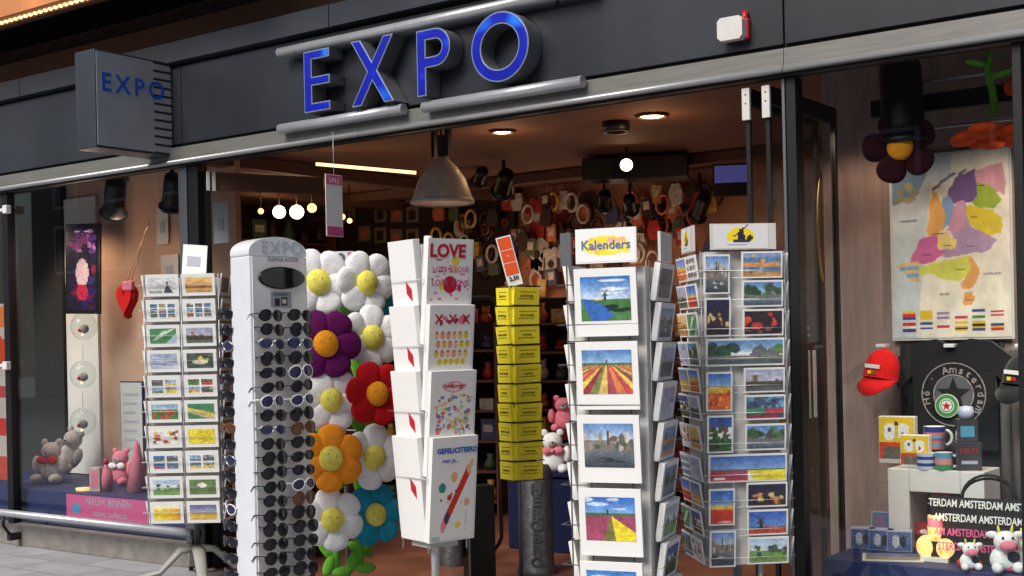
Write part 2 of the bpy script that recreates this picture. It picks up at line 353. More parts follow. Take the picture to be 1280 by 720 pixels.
def picture(kind, w, h, seed):
    R = random.Random(seed); c = CV(w, h)
    if kind[:5] == 'multi': c = CV(int(w * 1.0), int(h * 1.0))
    if kind == 'mill':
        c.grad(.45, 1, hx(200, 214, 236), hx(30, 110, 205)); c.blobs(5, 0, 1, .62, .95, .22, .03, [hx(225, 232, 242)], R); c.rect(0, 1, 0, .48, hx(54, 120, 50))
        c.poly([(0, .5), (.1, .5), (.45, .36), (.62, .2), (.75, 0), (.2, 0), (.1, .25)], hx(38, 96, 190)); c.poly([(.5, 0), (.7, .15), (1, .1), (1, 0)], hx(60, 120, 60)); c.blobs(6, .55, 1, .2, .32, .12, .04, [hx(20, 40, 34)], R)
        c.rect(.47, .52, .46, .62, hx(40, 50, 60)); c.line(.45, .56, .54, .70, .010, hx(60, 60, 70)); c.line(.45, .70, .54, .56, .010, hx(60, 60, 70)); c.rect(.3, .42, .46, .53, hx(230, 225, 220)); c.noise(.05, R=R)
    elif kind == 'field':
        c.grad(.68, 1, hx(150, 190, 220), hx(60, 120, 200)); cols = [hx(200, 60, 50), hx(226, 200, 70), hx(150, 40, 50), hx(120, 130, 60), hx(232, 190, 80), hx(170, 60, 70), hx(226, 120, 60)]
        def f(u, v):
            k = (u - .5) / (.72 - v + .04); return cols[int(math.floor(k * 4 + 40)) % len(cols)]
        c.each(f, 0, 1, 0, .68); c.rect(0, 1, .66, .70, hx(70, 100, 60)); c.oval(.5, .74, .02, .04, hx(60, 60, 70)); c.noise(.05, R=R)
    elif kind == 'pinkfield':
        c.grad(.6, 1, hx(120, 170, 225), hx(40, 96, 190)); c.blobs(4, 0, 1, .7, .95, .2, .04, [hx(190, 205, 230)], R); c.rect(0, 1, 0, .6, hx(150, 60, 90)); c.poly([(.5, .56), (.35, 0), (.62, 0)], hx(110, 110, 50)); c.poly([(.52, .57), (.6, 0), (1, 0), (1, .2)], hx(238, 216, 40)); c.rect(0, 1, .57, .63, hx(60, 100, 60)); c.oval(.45, .66, .02, .06, DK); c.noise(.05, R=R)
    elif kind == 'canal':
        c.grad(.6, 1, hx(190, 205, 225), hx(80, 130, 200)); c.rect(0, 1, .38, .62, hx(120, 110, 100)); c.blobs(14, 0, 1, .42, .7, .06, .1, [hx(150, 130, 110), hx(90, 80, 76), hx(190, 180, 170), hx(60, 90, 56)], R)
        c.grad(0, .38, hx(44, 54, 66), hx(96, 110, 120)); c.rect(.47, .51, .5, .85, hx(70, 60, 60)); c.blobs(4, .2, .8, .12, .3, .12, .03, [hx(220, 220, 220), hx(40, 40, 50)], R); c.noise(.06, R=R)
    elif kind == 'trees':
        c.grad(.4, 1, hx(170, 205, 235), hx(70, 130, 205)); c.blobs(12, 0, .4, .4, .8, .1, .14, [hx(50, 90, 50), hx(36, 66, 40)], R); c.blobs(12, .6, 1, .4, .85, .12, .14, [hx(70, 120, 60), hx(60, 70, 66)], R); c.rect(0, 1, .3, .44, hx(110, 110, 104)); c.grad(0, .3, hx(60, 80, 96), hx(130, 150, 160)); c.noise(.06, R=R)
    elif kind == 'night':
        c.grad(0, 1, hx(50, 34, 36), hx(24, 30, 66)); c.blobs(12, 0, 1, .1, .6, .07, .09, [hx(214, 140, 60), hx(150, 70, 40), hx(240, 200, 110), hx(60, 30, 40)], R); c.noise(.06, R=R)
    elif kind == 'rednight':
        c.rect(0, 1, 0, 1, hx(40, 26, 34)); c.blobs(9, 0, 1, .35, .9, .08, .13, [hx(210, 40, 36), hx(235, 70, 50)], R); c.blobs(6, 0, 1, 0, .3, .08, .06, [hx(120, 80, 60)], R); c.noise(.05, R=R)
    elif kind == 'tulips':
        c.grad(.6, 1, hx(150, 190, 225), hx(50, 100, 190)); c.rect(0, 1, .45, .62, hx(236, 190, 60)); c.rect(0, 1, 0, .45, hx(222, 96, 40)); c.blobs(26, 0, 1, 0, .5, .05, .06, [hx(236, 120, 50), hx(200, 50, 36), hx(240, 160, 60)], R); c.noise(.05, R=R)
    elif kind == 'redfield':
        c.grad(.55, 1, hx(110, 160, 220), hx(44, 90, 180)); c.rect(0, 1, .44, .56, hx(230, 200, 80)); c.rect(0, 1, 0, .44, hx(206, 52, 36)); c.rect(.35, .9, .03, .07, hx(240, 240, 240)); c.oval(.4, .7, .03, .12, hx(90, 90, 100)); c.noise(.05, R=R)
    elif kind == 'garden':
        c.grad(.7, 1, hx(60, 90, 170), hx(36, 70, 160)); c.blobs(20, 0, 1, .35, .7, .1, .08, [hx(60, 96, 40), hx(120, 70, 60), hx(40, 70, 36)], R); c.rect(0, 1, 0, .35, hx(50, 90, 40)); c.blobs(10, 0, 1, 0, .4, .1, .06, [hx(80, 130, 60), hx(30, 50, 30)], R); c.noise(.06, R=R)
    elif kind == 'millred':
        c.grad(.3, 1, hx(90, 140, 215), hx(40, 86, 190)); c.rect(0, 1, .2, .32, hx(70, 90, 60)); c.rect(0, 1, 0, .22, hx(206, 66, 40)); c.poly([(.26, .25), (.38, .25), (.35, .62), (.29, .62)], hx(40, 36, 44)); c.line(.2, .45, .44, .8, .02, hx(50, 40, 50)); c.line(.2, .78, .44, .45, .02, hx(50, 40, 50)); c.blobs(14, .4, 1, .05, .35, .05, .06, [hx(226, 80, 50), hx(180, 50, 40)], R); c.noise(.04, R=R)
    elif kind == 'bikes':
        c.rect(0, 1, 0, 1, hx(60, 80, 110)); c.blobs(20, 0, 1, .35, 1, .08, .1, [hx(60, 120, 180), hx(40, 60, 90), hx(90, 160, 200)], R); c.rect(0, .5, .2, .45, hx(50, 140, 80)); c.rect(.5, 1, .2, .45, hx(190, 50, 60)); c.rect(0, .85, .0, .14, hx(180, 40, 50)); c.noise(.06, R=R)
    elif kind == 'mist':
        c.grad(0, 1, hx(222, 222, 216), hx(205, 208, 214)); c.poly([(.55, 0), (.66, .5), (.7, .9), (.74, .5), (.9, 0)], hx(60, 62, 70)); c.rect(.0, .5, 0, .15, hx(150, 150, 150)); c.noise(.02, R=R)
    elif kind == 'sunset':
        c.grad(0, 1, hx(206, 140, 60), hx(244, 196, 110)); c.rect(0, 1, .3, .4, hx(130, 84, 40)); c.blobs(5, 0, 1, .36, .5, .1, .05, [hx(150, 90, 40)], R); c.noise(.03, R=R)
    elif kind == 'leaf':
        c.rect(0, 1, 0, 1, hx(70, 140, 80)); c.poly([(0, .1), (.3, .3), (1, 1), (.5, .8)], hx(200, 225, 200)); c.poly([(.6, 0), (1, 0), (1, .7)], hx(180, 210, 225)); c.noise(.05, R=R)
    elif kind == 'castle':
        c.grad(.4, 1, hx(190, 180, 200), hx(160, 170, 205)); c.rect(0, 1, .2, .45, hx(70, 66, 50)); c.rect(.2, .3, .4, .75, hx(130, 100, 50)); c.rect(0, 1, 0, .2, hx(90, 96, 96)); c.blobs(8, 0, 1, .3, .5, .08, .05, [hx(60, 70, 40)], R); c.noise(.04, R=R)
    elif kind == 'ice':
        c.grad(0, 1, hx(196, 204, 226), hx(160, 172, 206)); c.blobs(10, .1, .9, .2, .8, .12, .03, [hx(120, 126, 160), hx(220, 226, 240)], R); c.noise(.04, R=R)
    elif kind == 'duck':
        c.rect(0, 1, 0, 1, hx(60, 80, 70)); c.oval(.62, .6, .2, .22, hx(240, 200, 40)); c.oval(.5, .4, .3, .15, hx(220, 220, 190)); c.blobs(8, 0, 1, 0, 1, .1, .06, [hx(40, 56, 50), hx(90, 110, 110)], R); c.noise(.06, R=R)
    elif kind == 'rows':
        c.grad(.65, 1, hx(180, 210, 225), hx(130, 180, 215)); c.rect(0, 1, 0, .65, hx(60, 130, 60)); c.blobs(18, 0, 1, .1, .6, .06, .1, [hx(220, 70, 40), hx(236, 100, 60), hx(200, 50, 40)], R); c.noise(.05, R=R)
    elif kind == 'greenrow':
        c.rect(0, 1, 0, 1, hx(50, 130, 80)); c.poly([(0, .6), (1, .1), (1, .35), (0, .75)], hx(240, 200, 60)); c.poly([(0, .4), (.8, 0), (1, 0), (1, .1), (0, .6)], hx(200, 180, 120)); c.noise(.05, R=R)
    elif kind == 'yellow':
        c.rect(0, 1, 0, 1, hx(236, 214, 40)); c.blobs(14, 0, 1, 0, 1, .05, .06, [hx(220, 180, 30), hx(250, 235, 90)], R); c.noise(.03, R=R)
    elif kind == 'amber':
        c.each(lambda u, v: mixc(hx(246, 216, 50), hx(232, 160, 40), u ** 2)); c.rect(0, 1, .75, 1, hx(250, 232, 190)); c.noise(.02, R=R)
    elif kind == 'mixed':
        c.rect(0, 1, 0, 1, hx(240, 236, 226)); c.blobs(26, 0, 1, .1, .95, .09, .1, [hx(236, 190, 60), hx(200, 60, 50), hx(240, 240, 240), hx(120, 80, 60)], R)
    elif kind == 'lawn':
        c.rect(0, 1, 0, 1, hx(96, 130, 66)); c.oval(.48, .62, .18, .16, hx(236, 236, 226)); c.blobs(6, 0, 1, 0, .5, .1, .06, [hx(80, 110, 56)], R); c.noise(.04, R=R)
    elif kind == 'farm':
        c.grad(.5, 1, hx(230, 236, 240), hx(150, 190, 225)); c.rect(0, 1, 0, .5, GR2); c.blobs(12, 0, 1, .3, .7, .08, .1, [hx(60, 90, 60), hx(50, 60, 90), hx(230, 230, 220)], R); c.noise(.05, R=R)
    elif kind == 'beach':
        c.grad(.5, 1, hx(150, 160, 190), hx(90, 100, 150)); c.rect(0, 1, .42, .52, hx(170, 120, 110)); c.rect(0, 1, 0, .42, hx(224, 180, 60)); c.noise(.04, R=R)
    elif kind == 'dusk':
        c.rect(0, 1, 0, 1, hx(54, 50, 62)); c.blobs(12, 0, 1, .2, .7, .08, .09, [hx(120, 100, 80), hx(40, 36, 40), hx(84, 80, 96)], R); c.noise(.05, R=R)
    elif kind == 'strips':
        for k, cc in enumerate([hx(220, 140, 60), hx(60, 120, 170), hx(230, 140, 70), hx(80, 130, 170), hx(120, 150, 200)]): c.rect(0, 1, k * .2, k * .2 + .2, cc)
        c.blobs(12, 0, 1, 0, 1, .06, .06, [hx(190, 170, 130), hx(40, 60, 80), hx(226, 180, 120)], R); c.noise(.06, R=R)
    elif kind in ('multi9', 'multi4', 'multi2'):
        n = {'multi9': 3, 'multi4': 2, 'multi2': 2}[kind]
        cols = [SKY2, GR, hx(230, 190, 60), hx(190, 60, 50), hx(110, 110, 130), hx(80, 130, 170), hx(90, 80, 70)]
        for a in range(n):
            for b in range(n):
                g = .05; x0 = a / n + g * .5; x1 = (a + 1) / n - g * .5; z0 = b / n + g * .7; z1 = (b + 1) / n - g * .7; zm = (z0 + z1) / 2
                zm = z0 + (z1 - z0) * R.uniform(.3, .7); c.rect(x0, x1, z0, zm, R.choice(cols)); c.rect(x0, x1, zm, z1, R.choice(cols[:1] + cols[4:] + [hx(150, 180, 220), hx(130, 160, 190)])); c.blobs(3, x0 + .05, x1 - .05, z0 + .04, z1 - .05, .05, .05, cols, R); [c.rect(*q, (1, 1, 1)) for q in ((x1, x1 + g, 0, 1), (0, 1, z1, z1 + g * 1.4))]
        c.noise(.13, R=R)
    elif kind == 'pano':
        c.grad(.5, 1, hx(180, 215, 240), hx(80, 140, 210)); c.blobs(16, 0, .4, .3, .85, .07, .16, [hx(50, 86, 50), hx(40, 70, 60)], R); c.blobs(14, .6, 1, .3, .8, .07, .16, [hx(80, 130, 60), hx(96, 100, 110)], R); c.rect(0, 1, .2, .36, hx(120, 120, 110)); c.rect(0, 1, 0, .2, hx(80, 96, 100)); c.noise(.06, R=R)
    elif kind == 'panofield':
        c.grad(.42, 1, hx(130, 170, 220), hx(60, 100, 180)); c.rect(0, .5, 0, .42, hx(200, 50, 60)); c.rect(.18, .5, .1, .42, hx(170, 70, 100)); c.poly([(.5, .42), (1, .42), (1, 0), (.58, 0)], hx(240, 220, 50)); c.rect(0, 1, .4, .46, hx(60, 90, 60)); c.rect(.04, .2, .06, .12, (1, 1, 1)); c.noise(.05, R=R)
    return c.finish(seed + 5, 1.0 if kind in ('pinkfield', 'yellow', 'amber', 'tulips', 'redfield', 'panofield') else .86, .03 if kind[:5] == 'multi' else .065)
DESC = dict(mill='windmill by water', field='striped tulip field', pinkfield='pink and yellow field', canal='grey canal', trees='tree lined canal', night='night city', rednight='red lights at night', tulips='orange tulip', redfield='red field', garden='green garden', millred='windmill and red tulips', bikes='blue and red street', mist='misty tower', sunset='golden sunset', leaf='green and white', castle='castle by a lake', ice='pale blue ice', duck='yellow duck', rows='red flower bed', greenrow='green and yellow rows', yellow='plain yellow', amber='yellow and amber', mixed='mixed flowers', lawn='white sheep on grass', farm='farm and trees', beach='sandy beach', dusk='dark dusk', strips='striped skyline', multi9='nine picture', multi4='four picture', multi2='four picture', pano='wide canal and trees', panofield='wide tulip field')
def card(M, w, h, kind, seed, label, group, th=.010, border=.008, res=(30, 20), name='postcard', cat='postcard', pf=None):
    mb = MB(); mb.box(-w / 2, w / 2, 0, th, 0, h, 'paper_white'); cv = picture(kind, res[0], res[1], seed)
    if pf: mb.pic(-w / 2 + w * pf[0], w / 2 - w * pf[0], h * pf[1], h * pf[2], -.0012, cv)
    else: mb.pic(-w / 2 + border, w / 2 - border, border, h - border, -.0012, cv)
    o = mb.build(name); o.matrix_world = M
    return tag(o, label, cat, group)
# ================================================================== SETTING
def S(mb, name, bevel=0): return struct(mb.build(name, bevel=bevel))
m = MB(); m.add([(-60, -60, 0), (60, -60, 0), (60, 0.02, 0), (-60, .02, 0)], [(0, 1, 2, 3)], 'paving'); S(m, 'pavement')
m = MB(); m.add([(-60, .02, -.01), (60, .02, -.01), (60, 60, -.01), (-60, 60, -.01)], [(0, 1, 2, 3)], 'stone_sill'); S(m, 'ground')
m = MB(); m.box(-9.6, -1.0, .02, 6.2, -.008, .004, 'tile_red'); S(m, 'shop_floor')
m = MB(); m.box(-9.9, .9, .06, 6.2, 2.80, 2.95, 'ceiling_paint'); S(m, 'ceiling')
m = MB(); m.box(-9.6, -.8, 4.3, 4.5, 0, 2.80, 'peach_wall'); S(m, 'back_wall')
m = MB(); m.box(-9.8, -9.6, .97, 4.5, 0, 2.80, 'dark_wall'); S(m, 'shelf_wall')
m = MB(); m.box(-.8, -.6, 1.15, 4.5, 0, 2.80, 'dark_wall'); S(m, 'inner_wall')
# display window back partitions and added dark sheet
pL0 = onY(86, 400, .95).x
m = MB(); m.box(pL0, -7.05, .95, 1.0, 0, 2.8, 'beige_wall'); m.box(pL0, onY(124, 400, .94).x, .925, .947, .40, 2.62, 'white_board'); S(m, 'display_wall')
m = MB(); m.box(-10.6, pL0 - .01, .90, .96, 0, 2.8, 'black_cloth'); S(m, 'added_dark_sheet')  # black sheet added to keep this end of the display dark
pR1 = onY(1208, 500, 1.0).x
m = MB(); m.box(-2.62, .9, 1.02, 1.08, 0, 2.8, 'grey_wall'); S(m, 'grey_partition')
m = MB(); m.box(-10.64, -10.60, .08, .96, 0, 2.8, 'black_cloth'); m.box(.88, .92, .08, 1.02, 0, 2.8, 'black_cloth'); S(m, 'side_partition')
# platforms, sill
m = MB(); m.box(-10.58, -6.48, .10, .90, .15, .39, 'blue_board'); S(m, 'left_platform', .004)
m = MB(); m.box(-2.28, .86, .10, 1.0, .15, .39, 'blue_board'); S(m, 'right_platform', .004)
m = MB(); m.box(-14, -6.42, -.03, .07, 0, .15, 'stone_sill'); m.box(-2.40, 4, -.03, .07, 0, .15, 'stone_sill'); S(m, 'stone_sill', .006)
# fascia
m = MB(); sx1 = onY(980, 30, -.02).x; sx0 = onY(226, 100, -.02).x
xs = [-14, sx0 - .002, sx1 - .002, 1.9, 5]
for a, b in zip(xs[:-1], xs[1:]): m.box(a + .004, b - .004, -.02, .0, 2.69, 3.18, 'dark_panel')
fas = m.build('fascia', bevel=.003); tag(fas, 'long dark grey metal fascia across the top of the shop front', 'fascia')
m = MB(); m.box(-14, 5, .0, .06, 2.55, 3.36, 'black_gap'); S(m, 'fascia_backing')
m = MB()
xs = [-14, onY(26, 115, -.06).x, -5.1, -1.6, 5]
for a, b in zip(xs[:-1], xs[1:]): m.box(a + .003, b - .003, -.07, .0, 3.20, 3.33, 'band_panel')
tag(m.build('cornice', bevel=.003), 'grey metal cornice band above the dark fascia', 'cornice')
m = MB(); xj = onY(980, 100, -.05).x
for a, b in ((-14, -4.9), (-4.9, xj), (xj, 1.9), (1.9, 5)):
    m.box(a + .0015, b - .0015, -.05, .0, 2.575, 2.665, 'alu'); m.tube([(a + .0015, -.052, 2.572), (b - .0015, -.052, 2.572)], .016, 'alu_bright', seg=12); m.box(a + .0015, b - .0015, -.035, .0, 2.545, 2.573, 'black_metal')
tag(m.build('metal_strip'), 'long brushed aluminium strip running under the dark fascia', 'trim')
# canopy and upper storey
m = MB(); m.box(-16, 6, -.55, .9, 3.78, 3.9, 'black_metal'); S(m, 'canopy')
m = MB(); m.box(-16, 6, .55, .7, 3.3, 7.5, 'old_brick'); S(m, 'upper_wall')
m = MB(); m.box(-16, 6, .12, .32, 3.36, 3.52, 'beam_paint'); m.box(-16, 6, -.2, -.12, 3.68, 3.775, 'beam_paint'); S(m, 'canopy_beam')
m = MB(); lx0 = -14
m.box(-14, -5.5, -.50, -.36, onY(0, 29, -.43).z + .006, 3.775, 'lit_orange')
lt = thing('light_strip', 'lit strip of small warm bulbs under the dark canopy', 'light strip'); m.build('strip_housing', lt)
lzs = onY(0, 29, -.43).z
x = -10.4; mb = MB()
while x < -6.6: mb.ell((x, -.43, lzs), (.016, .016, .012), 'bulb_small', seg=8, rings=5); x += .055
b_ = mb.build('bulb_row', lt); b_['kind'] = 'stuff'
# mullions
def post(x0, x1, y0, y1, z0, z1, m_, label, name='window_post', bevel=.003):
    mb = MB(); mb.box(x0, x1, y0, y1, z0, z1, m_); return tag(mb.build(name, bevel=bevel), label, 'post', None)
X = lambda px, y=0: onY(px, 400, y).x
post(X(228), X(238), -.01, .07, .15, 2.545, 'grey_frame', 'grey metal post at the right side of the left window')
post(X(239), X(251), -.005, .08, .0, 2.545, 'black_frame', 'black door post beside the glass door at left')
post(X(984), X(988), -.01, .07, .15, 2.545, 'grey_frame', 'narrow grey edge post right of the open doorway')
post(X(989), X(1001), -.008, .075, .15, 2.545, 'black_frame', 'black post at the left side of the right window')
post(X(1272), X(1284), -.008, .075, .15, 2.545, 'black_frame', 'black post at the far right edge of the right window')
post(X(6), X(13), -.008, .075, .15, 2.545, 'black_frame', 'thin black post at the far left of the shop window')
m = MB(); m.box(X(13) + .002, X(228) - .002, .024, .032, .152, 2.545, 'glass'); tag(m.build('shop_window'), 'large glass pane of the left display window', 'window')
m = MB(); m.box(X(1001) + .002, X(1272) - .002, .024, .032, .152, 2.545, 'glass'); tag(m.build('shop_window'), 'large glass pane of the right display window with the map behind', 'window')
m = MB(); m.box(X(1284) + .002, 1.8, .024, .032, .152, 2.545, 'glass'); tag(m.build('shop_window'), 'next glass pane right of the black post', 'window')
m = MB(); m.box(-12.4, X(6) - .002, .024, .032, .152, 2.545, 'glass'); tag(m.build('shop_window'), 'glass pane at the left edge beyond the thin post', 'window')
m = MB(); m.box(-14, -10.66, .5, .6, 0, 2.8, 'dark_wall'); m.box(.95, 5, .5, .6, 0, 2.8, 'dark_wall'); S(m, 'neighbour_wall')
# dotted banner left edge
b0 = X(-14, .06); b1 = X(11, .06)
cv = CV(8, 60, hx(190, 175, 165))
for k, (z, c_, r_) in enumerate([(.05, hx(190, 60, 30), .09), (.3, hx(196, 40, 30), .05), (.5, hx(180, 40, 40), .04), (.72, hx(200, 60, 30), .09), (.93, hx(220, 110, 40), .06)]): cv.oval(.5, z, .55, r_, c_)
mb = MB(); mb.box(b0, b1, .062, .07, .45, 1.75, 'paper_white'); mb.pic(b0, b1, .45, 1.75, .06, cv); tag(mb.build('banner'), 'narrow white banner with orange and red spots at the left edge', 'banner')
for yy, lab in ((262, 'upper'), (457, 'lower')):
    p = onY(9, yy, -.02); mb = MB(); mb.box(p.x - .02, p.x + .035, -.05, -.01, p.z - .03, p.z + .03, 'white_steel'); mb.box(p.x - .10, p.x - .02, -.035, -.012, p.z - .012, p.z + .012, 'white_steel')
    tag(mb.build('glass_clip', bevel=.006), lab + ' small white bracket on the thin post at left', 'bracket')
# handrail
p0 = onY(-200, 620, -.16); mb = thing('handrail', 'low round steel rail along the foot of the left window', 'rail')
pr = onY(243, 667, -.16); zz = pr.z
MB().tube([(-12, -.16, zz + .004), (pr.x, -.16, zz)], .026, 'steel_tube', seg=14).build('rail_bar', mb)
for xx in (X(8, -.1), -10.4, pr.x - .02):
    q = MB(); q.box(xx - .02, xx + .02, -.12, -.032, .05, .10, 'black_metal'); q.tube([(xx, -.10, .08), (xx, -.16, .16), (xx, -.16, zz - .02)], .012, 'black_metal'); q.build('bracket', mb)
MB().tube([(pr.x, -.16, zz), (pr.x + .03, -.16, zz)], .034, 'black_metal', seg=14).build('end_cap', mb)
# opposite side of the street (seen in the glass)
for i, (a, b, h, lab) in enumerate(((-34, -12, 7.5, 'dark brick building across the street, left one'), (-12, 4, 6.5, 'brick building across the street, middle one'), (4, 24, 8, 'brick building across the street, right one'))):
    t = thing('brick_building', lab, 'building')
    MB().box(a, b - .1, -22, -17, 0, h, 'old_brick').build('wall', t)
    k = a + 1.2
    while k < b - 1.8:
        for z in (3.6, 5.5):
            if z + 1.3 < h:
                q = MB(); q.box(k, k + 1.1, -17, -16.94, z, z + 1.4, 'white_steel'); w_ = q.build('window', t); MB().box(k + .08, k + 1.02, -16.938, -16.93, z + .08, z + 1.32, 'lens_dark').build('pane', w_)
        k += 2.3
    q = MB(); q.box(a + .6, b - .7, -17, -16.92, .3, 2.7, 'black_frame'); q.build('shop_front', t)
# ================================================================== BIG SIGN
def offset(lp, d):
    out = []; n = len(lp); area = sum(lp[i][0] * lp[(i + 1) % n][1] - lp[(i + 1) % n][0] * lp[i][1] for i in range(n)); sg = 1 if area > 0 else -1
    for i in range(n):
        p0 = Vector(lp[i - 1]); p1 = Vector(lp[i]); p2 = Vector(lp[(i + 1) % n]); e1 = (p1 - p0).normalized(); e2 = (p2 - p1).normalized()
        n1 = Vector((-e1.y, e1.x)) * sg; n2 = Vector((-e2.y, e2.x)) * sg; b = (n1 + n2)
        if b.length < 1e-6: b = n1
        b.normalize(); k = d / max(.35, b.dot(n1)); q = p1 + b * k; out.append((q.x, q.y))
    return out
LY = -.14
sign = thing('lit_sign', 'large blue lit letters reading EXPO on the dark fascia', 'sign', T_(X(520, LY), LY, 2.9))
sx_ = sign.location.x
def letter(ch, pxa, pxb, ya, yb):
    c = onY((pxa + pxb) / 2, yb, LY); t = onY((pxa + pxb) / 2, ya, LY); x0 = onY(pxa, (ya + yb) / 2, LY).x - sx_; x1 = onY(pxb, (ya + yb) / 2, LY).x - sx_
    z0 = c.z - 2.9; z1 = t.z - 2.9; W = x1 - x0; H = z1 - z0; s = .062
    P = lambda u, v: (x0 + u * W, z0 + v * H)
    A = lambda x, z: (x0 + x, z0 + z)
    if ch == 'E':
        L = [[A(0, 0), A(W, 0), A(W, s * .8), A(s, s * .8), A(s, H / 2 - s * .4), A(W, H / 2 - s * .4), A(W, H / 2 + s * .4), A(s, H / 2 + s * .4), A(s, H - s * .8), A(W, H - s * .8), A(W, H), A(0, H)]]
    elif ch == 'X':
        k = s * 1.15
        L = [[A(0, 0), A(k, 0), A(W / 2, H / 2 - k * .75), A(W - k, 0), A(W, 0), A(W / 2 + k * .52, H / 2), A(W, H), A(W - k, H), A(W / 2, H / 2 + k * .75), A(k, H), A(0, H), A(W / 2 - k * .52, H / 2)]]
    elif ch == 'P':
        r = H * .29; cx = W - r * 1.0; cz = H - r
        o = [A(0, 0), A(s, 0), A(s, H - 2 * r)] + [A(cx + r * sin(a), cz - r * cos(a)) for a in [pi * k / 14 for k in range(15)]] + [A(0, H)]
        ri = r - s * .9; inn = [A(s, cz - ri)] + [A(cx + ri * sin(a), cz - ri * cos(a)) for a in [pi * k / 14 for k in range(15)]] + [A(s, cz + ri)]
        L = [o, inn]
    else:
        n = 40; a_ = W / 2; b_ = H / 2
        L = [[A(a_ + a_ * cos(2 * pi * k / n), b_ + b_ * sin(2 * pi * k / n)) for k in range(n)], [A(a_ + (a_ - s) * cos(2 * pi * k / n), b_ + (b_ - s) * sin(2 * pi * k / n)) for k in range(n)]]
    mb = MB(); mb.loops(L, 0, .115, 'letter_rim', 'letter_side')
    o = mb.build('letter_' + ch.lower(), sign)
    Fl = [offset(L[0], .007)] + [offset(l, -.007) for l in L[1:]]
    mb = MB(); mb.loops(Fl, -.003, .002, 'blue_lit', 'letter_rim'); mb.build('letter_face', o)
letter('E', 380, 412, 62, 139); letter('X', 439, 492, 47, 130); letter('P', 521, 563, 35, 118); letter('O', 589, 661, 14, 102)
for (xa, ya), (xb, yb), lab in (((349, 64), (742, -14), 'long steel tube running above the blue letters'), ((350, 160), (505, 138), 'short steel tube under the first blue letters'), ((530, 133), (729, 103), 'steel tube under the last blue letters')):
    a = onY(xa, ya, -.09); b = onY(xb, yb, -.09); z = (a.z + b.z) / 2; t = thing('sign_tube', lab, 'tube')
    MB().tube([(a.x, -.09, z), (b.x, -.09, z)], .030, 'steel_tube', seg=16).build('tube_bar', t)
    for k in (.12, .88):
        xx = a.x + (b.x - a.x) * k; MB().tube([(xx, -.02, z), (xx, -.075, z)], .012, 'black_metal').build('tube_bracket', t)
# blade sign
bx = X(224); by = -.595
t = thing('blade_sign', 'square grey box sign reading EXPO sticking out from the fascia', 'sign', T_(bx, 0, 2.6))
mb = MB(); mb.box(-.195, 0, -.595, -.024, .015, .61, 'band_panel'); mb.build('sign_box', t, bevel=.004)
mb = MB(); mb.box(.0, .004, -.585, -.175, .03, .598, 'dark_panel2' if 0 else 'panel_slate' if 'panel_slate' in MATS else 'band_panel'); 
mat('panel_slate', hx(150, 154, 160), .45, 0, .08, 3)
mb = MB(); mb.box(.0, .004, -.585, -.165, .03, .598, 'panel_slate'); mb.build('sign_panel', t)
mb = MB()
for k in range(11): mb.box(.0, .006, -.163, -.03, .035 + k * .0515, .035 + k * .0515 + .036, 'panel_slate')
mb.box(.0, .002, -.164, -.028, .034, .596, 'band_panel'); mb.build('louvre', t)
mb = MB(); TT = T_(.0075, 0, .365) @ Rz(RD(90))
mb.text('EXPO', .155, 'blue_ink', TT @ T_(-.32, 0, 0), align='CENTER', ext=.001, space=1.35, bold=.002); mb.build('sign_lettering', t)
# alarm box
p = onY(921, 39, -.02)
t = thing('alarm_box', 'white alarm box with red strobe light on the fascia', 'alarm', T_(p.x, -.02, p.z))
mb = MB(); w, h, k = .062, .052, .016
oct_ = [(-w + k, -h), (w - k, -h), (w, -h + k), (w, h - k), (w - k, h), (-w + k, h), (-w, h - k), (-w, -h + k)]
mb.loops([oct_], -.075, -.03, 'panel_grey', 'panel_grey'); mb.build('housing', t, bevel=.005)
mb = MB(); mb.box(-.05, .07, -.03, 0, -.048, .045, 'red_plastic'); mb.build('red_base', t, bevel=.006)
mb = MB(); mb.tube([(.05, -.02, .03), (.052, -.02, .08)], [.018, .01], 'red_plastic', seg=12); mb.build('strobe', t)
# ================================================================== DOORS (glass)
a = Vector((X(257), .06, 0)); b = Vector((-5.99, .76, 0)); L_ = (b - a).length; ang = math.atan2(b.y - a.y, b.x - a.x)
t = thing('glass_door', 'open glass door with beige top rail at the left of the doorway', 'door', T_(a.x, a.y, 0) @ Rz(ang))
MB().box(0, L_, -.02, .02, 2.39, 2.50, 'beam_paint').build('top_rail', t)
MB().box(.01, L_, -.005, .005, .1, 2.39, 'glass_thin').build('pane', t)
MB().box(0, L_, -.02, .02, .01, .1, 'black_frame').build('bottom_rail', t)
MB().box(-.03, -.002, -.02, .02, .01, 2.5, 'black_frame').build('stile', t)
q = MB(); q.box(-.03, -.012, -.035, -.022, 2.38, 2.50, 'panel_grey'); q.box(.005, .025, -.035, -.022, 2.38, 2.50, 'panel_grey'); q.build('clamp', t)
for px, lab in ((940, 'folded glass door panel nearer the doorway with white clamp'), (965, 'folded glass door panel nearer the right window with white clamp')):
    xx = X(px); t = thing('glass_door', lab, 'door', T_(xx, 0, 0), None)
    MB().box(-.010, .010, .0, .02, .02, 2.52, 'black_metal').build('stile', t)
    MB().box(-.012, .012, .755, .785, .02, 2.52, 'black_metal').build('stile', t)
    MB().box(-.004, .004, .02, .755, .1, 2.44, 'glass_thin').build('pane', t)
    MB().box(-.014, .014, .02, .755, 2.44, 2.52, 'black_frame').build('top_rail', t)
    MB().box(-.014, .014, .02, .755, .02, .1, 'black_frame').build('bottom_rail', t)
    q = MB(); q.box(-.019, .019, -.018, -.001, 2.375, 2.52, 'panel_grey'); q.cbox((0, -.019, 2.49), (.007, .004, .007), 'black_metal'); q.cbox((0, -.019, 2.45), (.007, .004, .007), 'black_metal'); q.build('clamp', t, bevel=.002)
